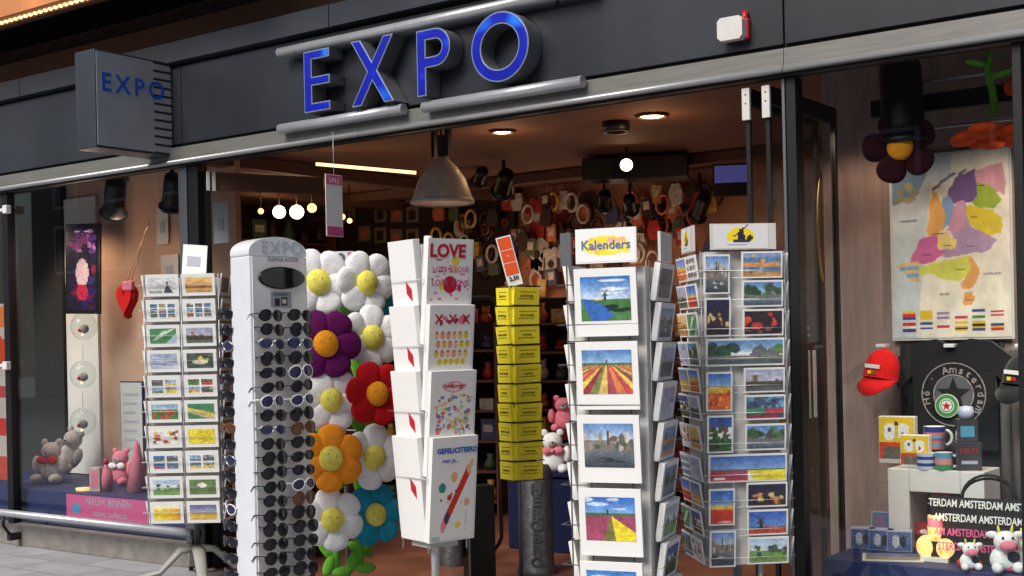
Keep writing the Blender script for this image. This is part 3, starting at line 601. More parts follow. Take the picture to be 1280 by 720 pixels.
# long curved handle on second panel
mb = MB(); hp = []
for k in range(13):
    a_ = RD(-60 + 10 * k); hp.append((.06 + 0 * k, .45 - .10 * cos(a_) + .05, 1.90 + .30 * sin(a_)))
mat('brass', hx(190, 150, 90), .3, .9)
mb.tube(hp, .008, 'brass'); mb.build('handle', t)
mb = MB(); mb.box(.0145, .022, .34, .37, 1.0, 1.32, 'panel_grey'); mb.box(.0145, .022, .41, .44, 1.0, 1.32, 'panel_grey'); mb.build('pull', t, bevel=.003)
mb = MB(); mb.text('heerlijk winkelen', .028, 'white_ink', T_(.006, .30, 1.42) @ Rz(RD(90)), ext=.0005); mb.text('cadeaus & souvenirs', .026, 'white_ink', T_(.006, .30, 1.385) @ Rz(RD(90)), ext=.0005); mb.build('door_lettering', t)
# ================================================================== INTERIOR FIXTURES
def warm(loc, power, col=(1, .56, .30), r=.08, spot=None):  # serves real lamps and added fill lights that have no fixture
    l = bpy.data.lights.new('lamp', 'POINT' if not spot else 'SPOT'); l.energy = power; l.color = col; l.shadow_soft_size = r
    if spot: l.spot_size = RD(spot[1]); l.spot_blend = .6
    o = bpy.data.objects.new('lamp_and_fill_light', l); C.objects.link(o); o.location = loc
    if spot: o.rotation_euler = (Vector(spot[0]) - Vector(loc)).to_track_quat('-Z', 'Y').to_euler()
    o['kind'] = 'helper' if 0 else 'structure'
    return o
for px, py, r, pw in ((628, 163, .07, 1.5), (815, 143, .085, 1.5), (770, 152, .07, 0)):
    p = onZ(px, py, 2.80); t = thing('downlight', {628: 'round downlight glowing in the ceiling left of centre', 815: 'bright round downlight just under the metal strip', 770: 'unlit round ceiling fitting near the bright downlight'}[px], 'downlight', T_(p.x, p.y, 2.8))
    MB().lathe([(r, -.002), (r + .018, -.002), (r + .02, -.02 if pw else -.07), (r, -.02 if pw else -.07), (r - .004, -.006)], 'beam_paint' if pw else 'black_metal').build('ring', t)
    MB().lathe([(r - .006, -.008), (r * .7, -.016), (.0005, -.018)], 'bulb' if pw else 'panel_grey').build('lens', t)
    if pw: warm((p.x, p.y, 2.62), pw, r=.06)
# pendant
p = atd(552, 196, 8.3)
t = thing('pendant_lamp', 'large grey metal dome pendant lamp above the doorway', 'pendant lamp', T_(p.x, p.y, p.z))
mat('dome_metal', hx(222, 214, 206), .45, .0, .12, 12)
MB().lathe([(.03, .0), (.05, -.02), (.10, -.07), (.155, -.15), (.185, -.24), (.20, -.275), (.20, -.30), (.185, -.30), (.17, -.24), (.09, -.08), (.02, -.02)], 'dome_metal', seg=36).build('shade', t)
MB().lathe([(.199, -.279), (.207, -.285), (.207, -.305), (.199, -.308)], 'dome_metal', seg=36).build('rim', t)
MB().lathe([(.0, .14), (.028, .14), (.028, .0), (.05, -.005), (.0, -.005)], 'grey_frame').build('cap', t)
q = MB(); q.box(-.07, -.045, -.02, .02, .0, .30, 'black_metal'); q.box(.045, .07, -.02, .02, .0, .30, 'black_metal'); q.tube([(0, 0, .1), (0, 0, 2.8 - p.z)], .006, 'black_metal'); q.build('hanger', t)
MB().ell((0, 0, -.2), (.05, .05, .07), 'bulb_dim').build('bulb', t)
# spotlights
def spotlight(p, aim, label, lit, s=1.0, cat='spotlight', hang=.1):
    d = (Vector(aim) - Vector(p)).normalized(); q = d.to_track_quat('-Z', 'Y'); M = Matrix.Translation(p) @ q.to_matrix().to_4x4()
    t = thing('spotlight', label, cat, M, None)
    MB().lathe([(.0005, .12 * s), (.045 * s, .12 * s), (.05 * s, .10 * s), (.05 * s, -.03 * s), (.062 * s, -.06 * s), (.066 * s, -.06 * s), (.066 * s, -.075 * s), (.058 * s, -.075 * s), (.045 * s, -.03 * s)], 'black_metal', seg=20).build('housing', t)
    MB().lathe([(.057 * s, -.068 * s), (.03 * s, -.06 * s), (.0005, -.055 * s)], 'bulb' if lit == 2 else ('bulb_dim' if lit else 'dome_metal'), seg=20).build('lens', t)
    up = M.inverted() @ (Vector(p) + Vector((0, 0, hang))); MB().tube([(0, 0, .05 * s), up], .012 * s, 'black_metal').build('arm', t)
    return t
spotlight(atd(783, 205, 9.4), atd(783, 330, 6), 'black spotlight with bright lens in front of the dark ceiling box', 2, .8, hang=.35)
spotlight(atd(629, 232, 10), atd(600, 330, 11), 'black round spotlight hanging right of the pendant lamp', 0, 1.3, hang=.3)
spotlight(atd(600, 222, 10.4), atd(560, 330, 12), 'smaller black spotlight just right of the dome lamp', 0, 1.0, hang=.3)
spotlight(atd(755, 252, 10), atd(745, 330, 11), 'black spotlight over the back shelves, left of a pair', 1, 1.0, hang=.3)
spotlight(atd(788, 257, 10), atd(800, 330, 11), 'black spotlight over the back shelves, right of a pair', 0, 1.0, hang=.3)
spotlight(atd(875, 262, 10.5), atd(850, 330, 11), 'black spotlight below the ceiling near the small screen', 0, 1.2, hang=.3)
a = atd(795, 212, 9.8)
t = MB(); t.cbox((0, 0, 0), (.80, .3, .17), 'black_metal'); o = t.build('ceiling_unit', bevel=.01); o.matrix_world = Matrix.Translation(a) @ Rz(fac(795, -4)); tag(o, 'long black box unit hanging under the shop ceiling', 'air unit')
MB  # --- screen
p = atd(915, 225, 9.0); t = thing('ceiling_screen', 'small screen with blue picture hanging near the folded doors', 'screen', Matrix.Translation(p) @ Rz(fac(915, 0)))
MB().cbox((0, 0, 0), (.27, .04, .23), 'black_frame').build('screen_case', t, bevel=.006); MB().box(-.12, .12, -.024, -.021, -.02, .10, 'screen_lit').build('screen_face', t)
# glowing globes by left shelf
for i, (px, py, r) in enumerate(((349, 265, .055), (371, 265, .06), (390, 260, .04), (326, 264, .025), (428, 271, .025), (437, 276, .022))):
    p = atd(px, py, 11.0); t = thing('globe_lamp', ['left one of two bright globe lamps by the dark shelves', 'right one of two bright globe lamps by the dark shelves', 'smaller globe lamp right of the two bright globes', 'tiny globe lamp at the far left of the lamp row', 'tiny globe lamp beside the hanging pink tag', 'tiny lowest globe lamp right of the pink tag'][i], 'lamp', T_(*p))
    MB().ell((0, 0, 0), (r, r, r), 'bulb' if i < 2 else 'bulb_dim').build('globe', t); MB().tube([(0, 0, r * .9), (0, 0, .35)], .005, 'black_metal').build('cord', t)
warm(atd(371, 275, 10.6), 2, r=.1)
# fluorescent batten (dim) left, ceiling beams
a = onZ(395, 205, 2.70); b = onZ(520, 216, 2.62)
mb = MB(); mb.tube([a, b], .012, 'bulb_small', seg=8); tag(mb.build('batten_lamp'), 'thin warm tube lamp under the ceiling left of the pendant', 'lamp')
for k in range(4): warm((-10 + k * .9, -.62, 3.62), .25, (1, .6, .3), .03)  # added lamps that warm the strip housing, apart from the bulb row
m = MB()
for xx in (-8.4, -7.2): m.box(xx, xx + .14, .6, 4.29, 2.70, 2.79, 'beam_paint')
m.box(-9.4, -1, 3.4, 3.5, 2.715, 2.79, 'beam_paint'); S(m, 'ceiling_beam')
for x_, y_, pw in ((-8.3, 2.4, 3.5), (-7.4, 3.4, 2.0), (-6.5, 3.8, 3.0), (-5.6, 3.8, 3.0), (-4.8, 3.7, 1.6), (-4.0, 3.0, .5), (-5.9, 1.7, 1.8), (-3, 2.2, .5)): warm((x_, y_, 2.0 if y_ > 2 else 1.7), pw, (1, .64, .42), r=.12)  # added fill lights for stock and back wall, with no fixtures of their own
# framed squares on dark wall
def wallY(px, py, y): return onY(px, py, y)
k = 0; mat('frame_dim', hx(120, 104, 92), .5, 0, .2, 20)
for px, py in ((435, 240), (455, 242), (496, 240), (515, 243), (476, 268), (496, 268), (516, 268), (476, 294), (496, 296), (516, 296), (436, 268), (456, 292)):
    p = onX(px, py, -9.55) if px < 420 else onY(px, py, 4.22)
    side = px < 420; M = Matrix.Translation(p) @ Rz(RD(-90 if side else 0)) if 0 else Matrix.Translation(p) @ Rz(RD(90) if side else 0)
    t = thing('wall_picture', 'small dim square picture frame, %s of the rows left of the dome lamp' % ORD[k], 'frame', M, 'small frames on the dark wall'); k += 1
    q = MB(); q.cbox((0, 0, 0), (.155, .02, .155), 'frame_dim'); q.build('frame_edge', t); MB().box(-.042, .042, -.015, -.0105, -.05, .04, 'box_db' if k % 3 else 'box_ob').build('frame_picture', t)
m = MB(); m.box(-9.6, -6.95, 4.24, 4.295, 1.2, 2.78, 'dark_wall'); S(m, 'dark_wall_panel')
# left wall shelf
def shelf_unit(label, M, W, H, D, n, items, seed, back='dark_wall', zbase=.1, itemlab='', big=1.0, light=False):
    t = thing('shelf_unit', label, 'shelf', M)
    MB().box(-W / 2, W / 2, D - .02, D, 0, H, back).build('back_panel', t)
    for s_ in (-1, 1): MB().box(s_ * W / 2 - .015, s_ * W / 2 + .015, 0, D, 0, H, 'wood_shelf').build('side_panel', t)
    R = random.Random(seed)
    for k in range(n):
        z = zbase + (H - zbase) * k / n; MB().box(-W / 2 + .016, W / 2 - .016, .0, D - .021, z, z + .02, 'wood_shelf').build('shelf_board', t)
        x = -W / 2 + .08
        for i in range(items):
            w = W / items; hh = (H - zbase) / n * R.uniform(.35, .75); c = R.choice(['ob', 'rb', 'gb', 'bb', 'yb', 'wb', 'rb', 'ob', 'db']); xx = -W / 2 + w * (i + .5)
            kind = R.choice(['box', 'vase', 'ball']); mb = MB()
            if kind == 'box': mb.cbox((0, 0, hh / 2), (w * .7, D * .4, hh), 'box_' + c); mb.cbox((0, -D * .2 - .001, hh * .55), (w * .45, .002, hh * .35), 'box_wb')
            elif kind == 'vase': mb.lathe([(.001, 0), (w * .2, 0), (w * .34, hh * .35), (w * .15, hh * .75), (w * .2, hh), (.001, hh)], 'box_' + c, seg=12)
            else: mb.ell((0, 0, hh * .33), (w * .33, w * .3, hh * .33), 'box_' + c, seg=12, rings=8); mb.ell((0, 0, hh * .78), (w * .22, w * .2, hh * .24), 'box_' + c, seg=10, rings=6); mb.ell((-w * .15, 0, hh * .98), (w * .07, w * .05, w * .07), 'box_' + c, seg=8, rings=5); mb.ell((w * .15, 0, hh * .98), (w * .07, w * .05, w * .07), 'box_' + c, seg=8, rings=5)
            o = mb.build({'box': 'gift_box', 'vase': 'small_vase', 'ball': 'small_figurine'}[kind], bevel=0); o.matrix_world = M @ T_(xx, D * .3, z + .021) @ Rz(R.uniform(-.3, .3)); tag(o, {'box': 'dim boxed gift on ', 'vase': 'dim small vase on ', 'ball': 'dim small figurine on '}[kind] + itemlab, {'box': 'box', 'vase': 'vase', 'ball': 'figurine'}[kind], {'box': 'boxed gifts on ', 'vase': 'vases on ', 'ball': 'figurines on '}[kind] + itemlab)
shelf_unit('tall dark shelf along the left wall inside the shop', Matrix.Translation((-9.15, 2.75, 0)) @ Rz(RD(90)), 2.8, 2.72, .38, 8, 13, 3, itemlab='the long dark shelf at left inside')
p = onZ(655, 640, 0)
q = atd(650, 500, 10.6); shelf_unit('brown shelf full of souvenirs behind the yellow booklet rack', Matrix.Translation((q.x, q.y, 0)) @ Rz(RD(14)), 1.5, 1.75, .34, 7, 9, 11, itemlab='the shelf behind the yellow rack')
q = atd(770, 500, 10.9); shelf_unit('brown shelf seen behind the calendar rack', Matrix.Translation((q.x, q.y, 0)) @ Rz(RD(14)), 1.3, 1.6, .34, 6, 7, 12, itemlab='the shelf behind the calendar rack')
q = atd(545, 500, 10.3); shelf_unit('dark shelf of souvenirs behind the greeting card rack', Matrix.Translation((q.x, q.y, 0)) @ Rz(RD(24)), 1.0, 1.55, .34, 6, 6, 13, itemlab='the shelf behind the greeting cards')
# plates / wall decor on back wall
mat('plate_dark', hx(60, 36, 28), .35, .3, .4, 20)
for i, (px, py, rx, rz) in enumerate(((577, 283, 15, 17), (608, 287, 12, 16), (607, 328, 14, 22), (632, 278, 8, 10), (520, 300, 9, 9))):
    p = onY(px, py, 4.25); s = 1600 / (p - CAM).dot(Fv); mb = MB(); mb.lathe([(rx / s, 0), (rx / s * .95, .03), (rx / s * .6, .015), (.001, .012)], 'plate_dark', Rx(RD(90)), seg=24); mb.lathe([(rx / s * .5, .02), (rx / s * .42, .03), (rx / s * .35, .02)], 'box_ob', Rx(RD(90)), seg=20)
    o = mb.build('wall_plate'); o.matrix_world = Matrix.Translation(p) @ S_(1, 1, rz / rx); tag(o, ['dark round wall plate with a bright glint behind the love card', 'round dark wall plate in the middle of the upper row', 'largest oval dark plate lowest on the peach wall', 'small round plate right of the other plates', 'small round plate left of the others near the dome lamp'][i], 'plate', 'plates on the peach wall')
for i, (px, py, c_, w_, h_) in enumerate(((672, 272, 'rb', .22, .36), (672, 318, 'wb', .2, .3), (700, 262, 'rb', .2, .3), (705, 310, 'db', .24, .42), (735, 262, 'db', .16, .32), (690, 330, 'wb', .18, .3), (668, 340, 'ob', .16, .25), (830, 272, 'db', .25, .25), (855, 268, 'db', .2, .2), (800, 272, 'ob', .15, .4))):
    p = onY(px, py, 4.22); mb = MB(); a, b = w_ / 2, h_ / 2
    lp = [(-a * .7, -b), (a * .7, -b), (a * .7, b * .45), (a * 1.15, b * .25), (a * 1.3, b * .6), (a * .6, b), (a * .25, b), (0, b * .85), (-a * .25, b), (-a * .6, b), (-a * 1.3, b * .6), (-a * 1.15, b * .25), (-a * .7, b * .45)]
    mb.loops([lp], -.015, .015, 'box_' + c_, 'box_' + c_); mb.disc((0, 0), a * .4, a * .4, 'box_db' if c_ == 'wb' else 'box_wb', y=-.017)
    o = mb.build('hanging_shirt'); o.matrix_world = Matrix.Translation(p); tag(o, 'dim hanging shirt, %s from left among shirts on the back wall' % (['first', 'second', 'third', 'fourth', 'fifth', 'sixth', 'seventh', 'eighth', 'ninth', 'last'][i]), 'shirt', 'shirts on the back wall')
RW = random.Random(77)
for i in range(120):
    px = RW.uniform(535, 900); py = RW.uniform(238, 372); p = onY(px, py, 4.20 - RW.uniform(0, .12)); k = RW.choice(['rb', 'ob', 'wb', 'db', 'yb', 'db', 'gb', 'db', 'wb', 'bb', 'db']); m = MB(); sh = RW.choice(['bag', 'ring', 'card'])
    if sh == 'bag': m.loops([[(-.05, -.08), (.05, -.08), (.065, .0), (.04, .08), (-.04, .08), (-.065, .0)]], -.02, .02, 'box_' + k, 'box_' + k); m.tube([(-.03, 0, .08), (0, 0, .15), (.03, 0, .08)], .005, 'box_db', seg=6)
    elif sh == 'ring': m.tube([(.06 * cos(q * .524), 0, .08 * sin(q * .524)) for q in range(12)], .014, 'box_' + k, seg=8, closed=True); m.tube([(0, 0, .08), (0, 0, .16)], .003, 'box_db', seg=5)
    else: m.cbox((0, 0, 0), (.10, .012, .15), 'box_' + k); m.cbox((0, -.008, .01), (.06, .003, .07), 'box_wb'); m.tube([(0, 0, .07), (0, 0, .14)], .003, 'box_db', seg=5)
    o = m.build({'bag': 'hanging_purse', 'ring': 'hanging_wreath', 'card': 'hanging_souvenir'}[sh]); o.matrix_world = Matrix.Translation(p) @ Ry(RW.uniform(-.15, .15)); w_ = {'bag': 'purse', 'ring': 'wreath', 'card': 'souvenir'}[sh]
    tag(o, 'dim small %s hanging on the crowded back wall of the shop' % w_, w_, w_ + 's hanging on the back wall')
# ================================================================== LEFT WINDOW DISPLAY
warm((-8.2, .45, 2.1), 3.5, (1, .68, .5)); warm((-8.9, .35, 2.42), 30, (1, .66, .45), .05, ((-8.6, .95, 1.2), 110)); warm((-7.6, .35, 2.42), 32, (1, .62, .42), .05, ((-7.9, .95, 1.2), 110)); warm((-8.3, .25, 2.3), 12, (1, .70, .52), .05, ((-8.2, .6, .4), 100))  # the point light is added fill for the display wall
spotlight(onY(143, 252, .35), onY(120, 500, .9), 'black spotlight in the left window above the poster', 0, 1.5, hang=.3)
spotlight(onY(215, 245, .4), onY(190, 500, .9), 'black spotlight at the right side of the left window', 0, 1.3, hang=.3)
# poster
pc = onY(103, 336, .62); Mx = Matrix.Translation(pc) @ Ry(RD(2)) @ Rz(RD(10)) @ S_(1.22, 1, 1)
t = thing('framed_poster', 'black framed poster with purple and red pattern hanging in the left window', 'poster', Mx)
MB().box(-.145, .145, 0, .02, -.345, .345, 'black_frame').build('frame', t, bevel=.004)
cv = CV(26, 64, hx(28, 22, 50)); R_ = random.Random(5); cv.blobs(30, .1, .9, .7, .95, .1, .03, [hx(120, 50, 110), hx(80, 50, 130), hx(170, 110, 170)], R_); cv.blobs(20, .1, .9, .05, .5, .12, .04, [hx(110, 20, 50), hx(70, 20, 60), hx(40, 30, 90)], R_)
cv.oval(.5, .45, .22, .17, hx(190, 170, 180)); cv.oval(.5, .22, .2, .1, hx(170, 40, 70)); cv.rect(.25, .42, .94, .96, hx(220, 220, 220)); cv.rect(.58, .75, .94, .96, hx(220, 220, 220)); cv.noise(.07, R=R_)
MB().pic(-.12, .12, -.32, .32, -.003, cv).build('poster_print', t)
# glass bubbles
for i, (px, py) in enumerate(((105, 408), (104, 468), (104, 527))):
    p = onY(px, py, .72); t = thing('glass_bauble', ['top', 'middle', 'lowest'][i] + ' of three glass baubles hanging by the white board', 'bauble', T_(*p), 'glass baubles')
    MB().ell((0, 0, 0), (.10, .10, .11), 'glass', seg=24, rings=14).build('bubble', t); MB().ell((0, 0, -.02), (.04, .035, .035), 'plush_grey').ell((-.01, -.03, -.03), (.018, .015, .015), 'plush_brightred').build('figure', t)
    MB().ell((.02, -.03, -.065), (.010, .010, .010), 'bulb_small', seg=8, rings=6).build('bulb', t); MB().tube([(0, 0, .11), (0, 0, .24)], .002, 'wire_steel', seg=5).build('string', t)
# heart on ribbons
p = onY(160, 374, .5); t = thing('heart_cushion', 'red heart cushion hanging on golden ribbons in the left window', 'cushion', T_(*p))
heart_t = t
hl = []
for k in range(30):
    a_ = 2 * pi * k / 30; hl.append((.0085 * 16 * sin(a_) ** 3 * .72, .0085 * (13 * cos(a_) - 5 * cos(2 * a_) - 2 * cos(3 * a_) - cos(4 * a_))))
mb = MB(); mb.loops([offset(hl, .012)], -.04, .03, 'plush_brightred', 'plush_brightred'); mb.loops([hl], -.02, .012, 'plush_brightred', 'plush_brightred', T_(0, 0, 0)); mb.build('heart', t, bevel=.012)
MB().box(-.01, .1, -.045, -.01, .06, .13, 'plush_pink').build('pink_patch', t, bevel=.01)
mat('ribbon', hx(226, 176, 120), .5)
top = onY(187, 275, .5) - p
for e in ((-.03, 0, .09), (.03, 0, .11), (.13, 0, .30)): MB().tube([e, top], .004, 'ribbon', seg=6).build('ribbon', t)
# notice panel, hanging papers
p = onY(165, 530, .9); M = Matrix.Translation(p); t = thing('notice_board', 'pale notice board with blue edge standing in the left window', 'board', M)
MB().box(-.14, .14, 0, .015, -.36, .33, 'blue_board').build('board_edge', t); q = MB(); q.box(-.13, .13, -.004, -.001, -.35, .32, 'panel_grey'); 
for k in range(7): q.box(-.09, .09 - .02 * (k % 3), -.006, -.0045, .22 - k * .07, .24 - k * .07, 'faint_ink')
q.build('board_sheet', t)
for i, (px, py, w_, h_, yy) in enumerate(((276, 278, .15, .28, .5), (203, 282, .13, .28, .93), (212, 335, .2, .2, .93))):
    p = onY(px, py, yy); mb = MB(); mb.box(-w_ / 2, w_ / 2, 0, .004, -h_ / 2, h_ / 2, 'panel_grey'); mb.box(-w_ * .2, w_ * .2, -.003, -.001, -h_ * .2, h_ * .1, 'faint_ink'); o = mb.build('paper_sheet'); o.matrix_world = Matrix.Translation(p); tag(o, ['white paper sheet behind the glass door at left', 'upper pale sheet on the display wall near the post', 'lower pale sheet on the display wall near the post'][i], 'paper')
# plush bears etc. on platform
def teddy(M, body, label, s=1.0, bow=None, name='teddy_bear', group=None):
    t = thing(name, label, 'plush toy', M, group); mb = MB()
    mb.ell((0, 0, .09 * s), (.085 * s, .07 * s, .095 * s), body); mb.ell((0, -.01 * s, .22 * s), (.07 * s, .06 * s, .062 * s), body)
    for q in (-1, 1):
        mb.ell((q * .055 * s, 0, .28 * s), (.025 * s, .015 * s, .025 * s), body, seg=10, rings=8); mb.ell((q * .1 * s, -.03 * s, .13 * s), (.03 * s, .035 * s, .06 * s), body, seg=10, rings=8); mb.ell((q * .07 * s, -.09 * s, .035 * s), (.038 * s, .06 * s, .035 * s), body, seg=10, rings=8)
    mb.ell((0, -.065 * s, .205 * s), (.03 * s, .022 * s, .022 * s), 'plush_grey', seg=10, rings=8); mb.ell((0, -.087 * s, .215 * s), (.009 * s, .007 * s, .006 * s), 'plastic_black', seg=8, rings=6)
    for q in (-1, 1): mb.ell((q * .025 * s, -.058 * s, .238 * s), (.006 * s, .005 * s, .006 * s), 'plastic_black', seg=8, rings=6)
    mb.build('body', t)
    if bow:
        q = MB(); q.ell((-.04 * s, -.07 * s, .16 * s), (.04 * s, .02 * s, .028 * s), bow, seg=10, rings=8); q.ell((.04 * s, -.07 * s, .16 * s), (.04 * s, .02 * s, .028 * s), bow, seg=10, rings=8); q.ell((0, -.085 * s, .16 * s), (.015 * s, .015 * s, .015 * s), bow, seg=8, rings=6); q.build('bow', t)
    return t
def onplat(px, y, z=.391): return Vector((onY(px, 600, y).x, y, z))
p = onplat(66, .45); teddy(Matrix.Translation(p) @ Rz(RD(25)), 'plush_lightgrey', 'pale teddy bear with red bow sitting in the left window', 1.1, 'plush_brightred')
p = onplat(84, .7); teddy(Matrix.Translation(p) @ T_(0, 0, .08) @ Rz(RD(10)) @ Ry(RD(20)), 'plush_lightgrey', 'grey plush toy leaning behind the teddy bear in the left window', 1.1)
p = onplat(152, .6); teddy(Matrix.Translation(p) @ Rz(RD(20)), 'plush_pink', 'pink plush toy at the foot of the notice board', .9, 'plush_white')
p = onplat(133, .3); t = thing('pink_bottle', 'pink bottle with red cap on the left platform', 'bottle', Matrix.Translation(p)); MB().lathe([(.001, 0), (.045, 0), (.048, .1), (.035, .15), (.015, .17), (.015, .19), (.001, .19)], 'plush_pink').build('bottle_body', t); MB().lathe([(.001, .19), (.02, .19), (.018, .225), (.001, .23)], 'red_plastic').build('cap', t)
p = onplat(121, .25); mb = MB(); mb.box(-.04, .04, -.03, .03, 0, .17, 'box_wb'); mb.box(-.03, .03, -.032, -.0305, .02, .15, 'plush_pink'); o = mb.build('gift_box', bevel=.003); o.matrix_world = Matrix.Translation(p) @ Rz(.4); tag(o, 'pale pink gift box left of the pink bottle', 'box')
p = onplat(172, .35); mb = MB(); mb.lathe([(.001, 0), (.08, 0), (.02, .33), (.001, .36)], 'plush_pink', seg=20); o = mb.build('cone_candle'); o.matrix_world = Matrix.Translation(p); tag(o, 'tall lilac cone candle beside the round postcard rack', 'candle')
p = onplat(104, .22); mb = MB(); mb.lathe([(.001, 0), (.05, 0), (.055, .02), (.001, .02)], 'candle_lit', seg=16); o = mb.build('tea_light'); o.matrix_world = Matrix.Translation(p); tag(o, 'small glowing tea light on the left platform edge', 'candle')
# pink sign on the platform front
a = onY(84, 640, .095); b = onY(192, 655, .095); t = thing('pink_sign', 'pink sale sign with blue spot on the blue platform front', 'sign', T_(a.x, .095, .155))
W = b.x - a.x; mb = MB(); mb.box(0, W, -.004, .004, .02, .225, 'plush_pink' if 0 else 'pinkboard' if 'pinkboard' in MATS else 'pink_ink')
mat('blue_spot', hx(70, 150, 190), .5); mb.disc((W * .12, .13), .05, .035, 'blue_spot', y=-.0055)
mb.text('NIEUW BINNEN', .07, 'faint_ink', T_(W * .5, -.0055, .165), ext=.0004); mb.text('zomer collectie', .06, 'faint_ink', T_(W * .52, -.0055, .09), ext=.0004); mb.build('sign_board', t)
# ================================================================== RIGHT WINDOW DISPLAY
warm((-2.45, .62, 2.42), 11, (1, .66, .5), .05, ((-2.4, 1.02, 1.5), 110)); warm((-.95, .22, 2.4), 58, (1, .80, .68), .05, ((-1.9, 1.0, 1.5), 60)); warm((-.9, .15, 2.2), 38, (1, .78, .64), .05, ((-1.75, .6, .6), 50))
# map
MY = .985
ml = onY(1113, 310, MY).x; mr_ = onY(1266, 310, MY).x; mt = onY(1190, 189, MY).z; mbz = onY(1190, 425, MY).z
t = thing('wall_map', 'large coloured wall map with rows of flags in the right window', 'map', T_((ml + mr_) / 2, MY, (mt + mbz) / 2)); W = mr_ - ml; H = mt - mbz
MB().box(-W / 2, W / 2, 0, .012, -H / 2, H / 2, 'panel_grey').build('map_board', t, bevel=.002)
cv = CV(130, 206, hx(234, 224, 202))
def Q(pts): return [((x - 36) / 422., 1 - (y - 24) / 646.) for x, y in pts]   # map crop coordinates
cv.each(lambda u, v: hx(196, 204, 202) if u < .36 - .18 * (.9 - v) + (0.3 if v > .86 else 0) * u else None)
cv.poly(Q([(40, 60), (140, 55), (170, 90), (130, 160), (50, 190), (40, 190)]), hx(110, 140, 160)); cv.blobs(8, .04, .2, .76, .85, .04, .018, [hx(150, 146, 110), hx(170, 160, 120)], random.Random(3))
prov = [([(340, 95), (440, 70), (445, 180), (400, 165), (345, 130)], hx(214, 150, 160)), ([(345, 135), (400, 150), (432, 200), (400, 230), (340, 215), (330, 190)], hx(150, 172, 60)), ([(245, 160), (275, 110), (340, 85), (350, 170), (330, 195), (260, 200)], hx(110, 84, 130)), ([(300, 210), (345, 215), (400, 235), (435, 260), (425, 310), (380, 320), (330, 280), (300, 250)], hx(222, 196, 56)),
        ([(270, 210), (305, 200), (310, 260), (330, 290), (410, 335), (380, 370), (300, 380), (230, 390), (215, 370), (265, 330), (255, 300)], hx(176, 146, 176)), ([(225, 180), (245, 170), (265, 205), (270, 250), (230, 285), (210, 270)], hx(130, 164, 196)), ([(180, 190), (195, 150), (205, 160), (235, 230), (225, 285), (200, 310), (165, 300)], hx(226, 168, 90)),
        ([(200, 305), (240, 300), (270, 330), (265, 360), (200, 355)], hx(236, 210, 120)), ([(140, 320), (200, 305), (205, 355), (235, 365), (190, 400), (110, 405), (105, 385)], hx(200, 100, 150)), ([(130, 420), (190, 405), (240, 395), (320, 385), (330, 430), (290, 470), (240, 470), (180, 440), (140, 445)], hx(212, 212, 90)), ([(315, 390), (335, 400), (350, 450), (325, 500), (285, 500), (285, 475), (320, 440)], hx(226, 160, 90)), ([(295, 520), (320, 510), (335, 535), (320, 560), (290, 555)], hx(226, 156, 80)), ([(270, 200), (300, 190), (305, 280), (270, 300), (240, 295)], hx(205, 150, 170))]
def grow(pts, d):
    mx_ = sum(p[0] for p in pts) / len(pts); my_ = sum(p[1] for p in pts) / len(pts); out = []; R_ = random.Random(int(mx_))
    pts = [((x - mx_) * (1 + d / 60.) + mx_, (y - my_) * (1 + d / 60.) + my_) for x, y in pts]
    for i, (x, y) in enumerate(pts):
        x2, y2 = pts[(i + 1) % len(pts)]
        for k in range(4): out.append((x + (x2 - x) * k / 4 + R_.uniform(-4, 4), y + (y2 - y) * k / 4 + R_.uniform(-4, 4)))
    return out
for pts, c_ in prov: cv.poly(Q(grow(pts, 1.5)), c_)
for k in range(5): cv.line(*[q for pp in Q([(55 + k * 12, 410 + k * 12), (130, 405 + k * 14)]) for q in pp], .012, [hx(214, 180, 120), hx(120, 160, 190)][k % 2])
for x_, y_ in ((230, 115), (205, 135), (260, 98), (300, 90)): cv.line(*[q for pp in Q([(x_ - 14, y_ + 8), (x_ + 10, y_ - 4)]) for q in pp], .008, hx(110, 100, 130))
def fl(ix, iz, cols, vert=False):
    x0 = (70 + ix * 63 - 36) / 422.; x1 = x0 + 46 / 422.; z1 = 1 - ((572 if iz == 0 else 615) - 24) / 646.; z0 = z1 - 32 / 646.; n = len(cols)
    for k, c_ in enumerate(cols): cv.rect(x0, x1, z1 - (z1 - z0) * (k + 1) / n, z1 - (z1 - z0) * k / n, c_)
r_, w_, b_, y_, g_, k_ = hx(190, 40, 44), hx(232, 226, 214), hx(50, 56, 120), hx(226, 180, 40), hx(50, 130, 60), hx(30, 30, 34)
fl(0, 0, [y_, r_, b_]); fl(1, 0, [y_, y_, y_]); fl(2, 0, [w_, hx(150, 120, 150), w_, hx(150, 120, 150)]); fl(3, 0, [w_, w_, r_]); fl(4, 0, [b_, w_, g_]); fl(5, 0, [w_, r_, w_, r_, w_]); fl(0, 1, [r_, w_, b_]); fl(1, 1, [b_, w_, b_, w_]); fl(2, 1, [w_, r_, w_]); fl(3, 1, [y_, w_, y_, k_, y_]); fl(4, 1, [y_, k_, y_, b_]); fl(5, 1, [w_, b_, y_, r_])
cv.noise(.03, R=random.Random(9)); cv.finish(4, 1.05, .03)
MB().pic(-W / 2 + .012, W / 2 - .012, -H / 2 + .012, H / 2 - .012, -.003, cv).build('map_print', t)
q = MB()
for s_, x_, z_, c_ in (('NOORDZEE', -.20, .13, .016), ('DUITSLAND', .2, -.15, .015), ('BELGIE', -.03, -.24, .015), ('Amsterdam', -.055, .06, .012), ('Rotterdam', -.11, -.04, .011), ('Utrecht', -.01, -.0, .011), ('Groningen', .15, .28, .011), ('Eindhoven', .05, -.12, .011), ('Zwolle', .12, .13, .011), ('Arnhem', .1, -.01, .011), ('Maastricht', .09, -.27, .010)): q.text(s_, c_, 'grey_ink', T_(x_, -.0045, z_), ext=.0002)
q.build('map_lettering', t)
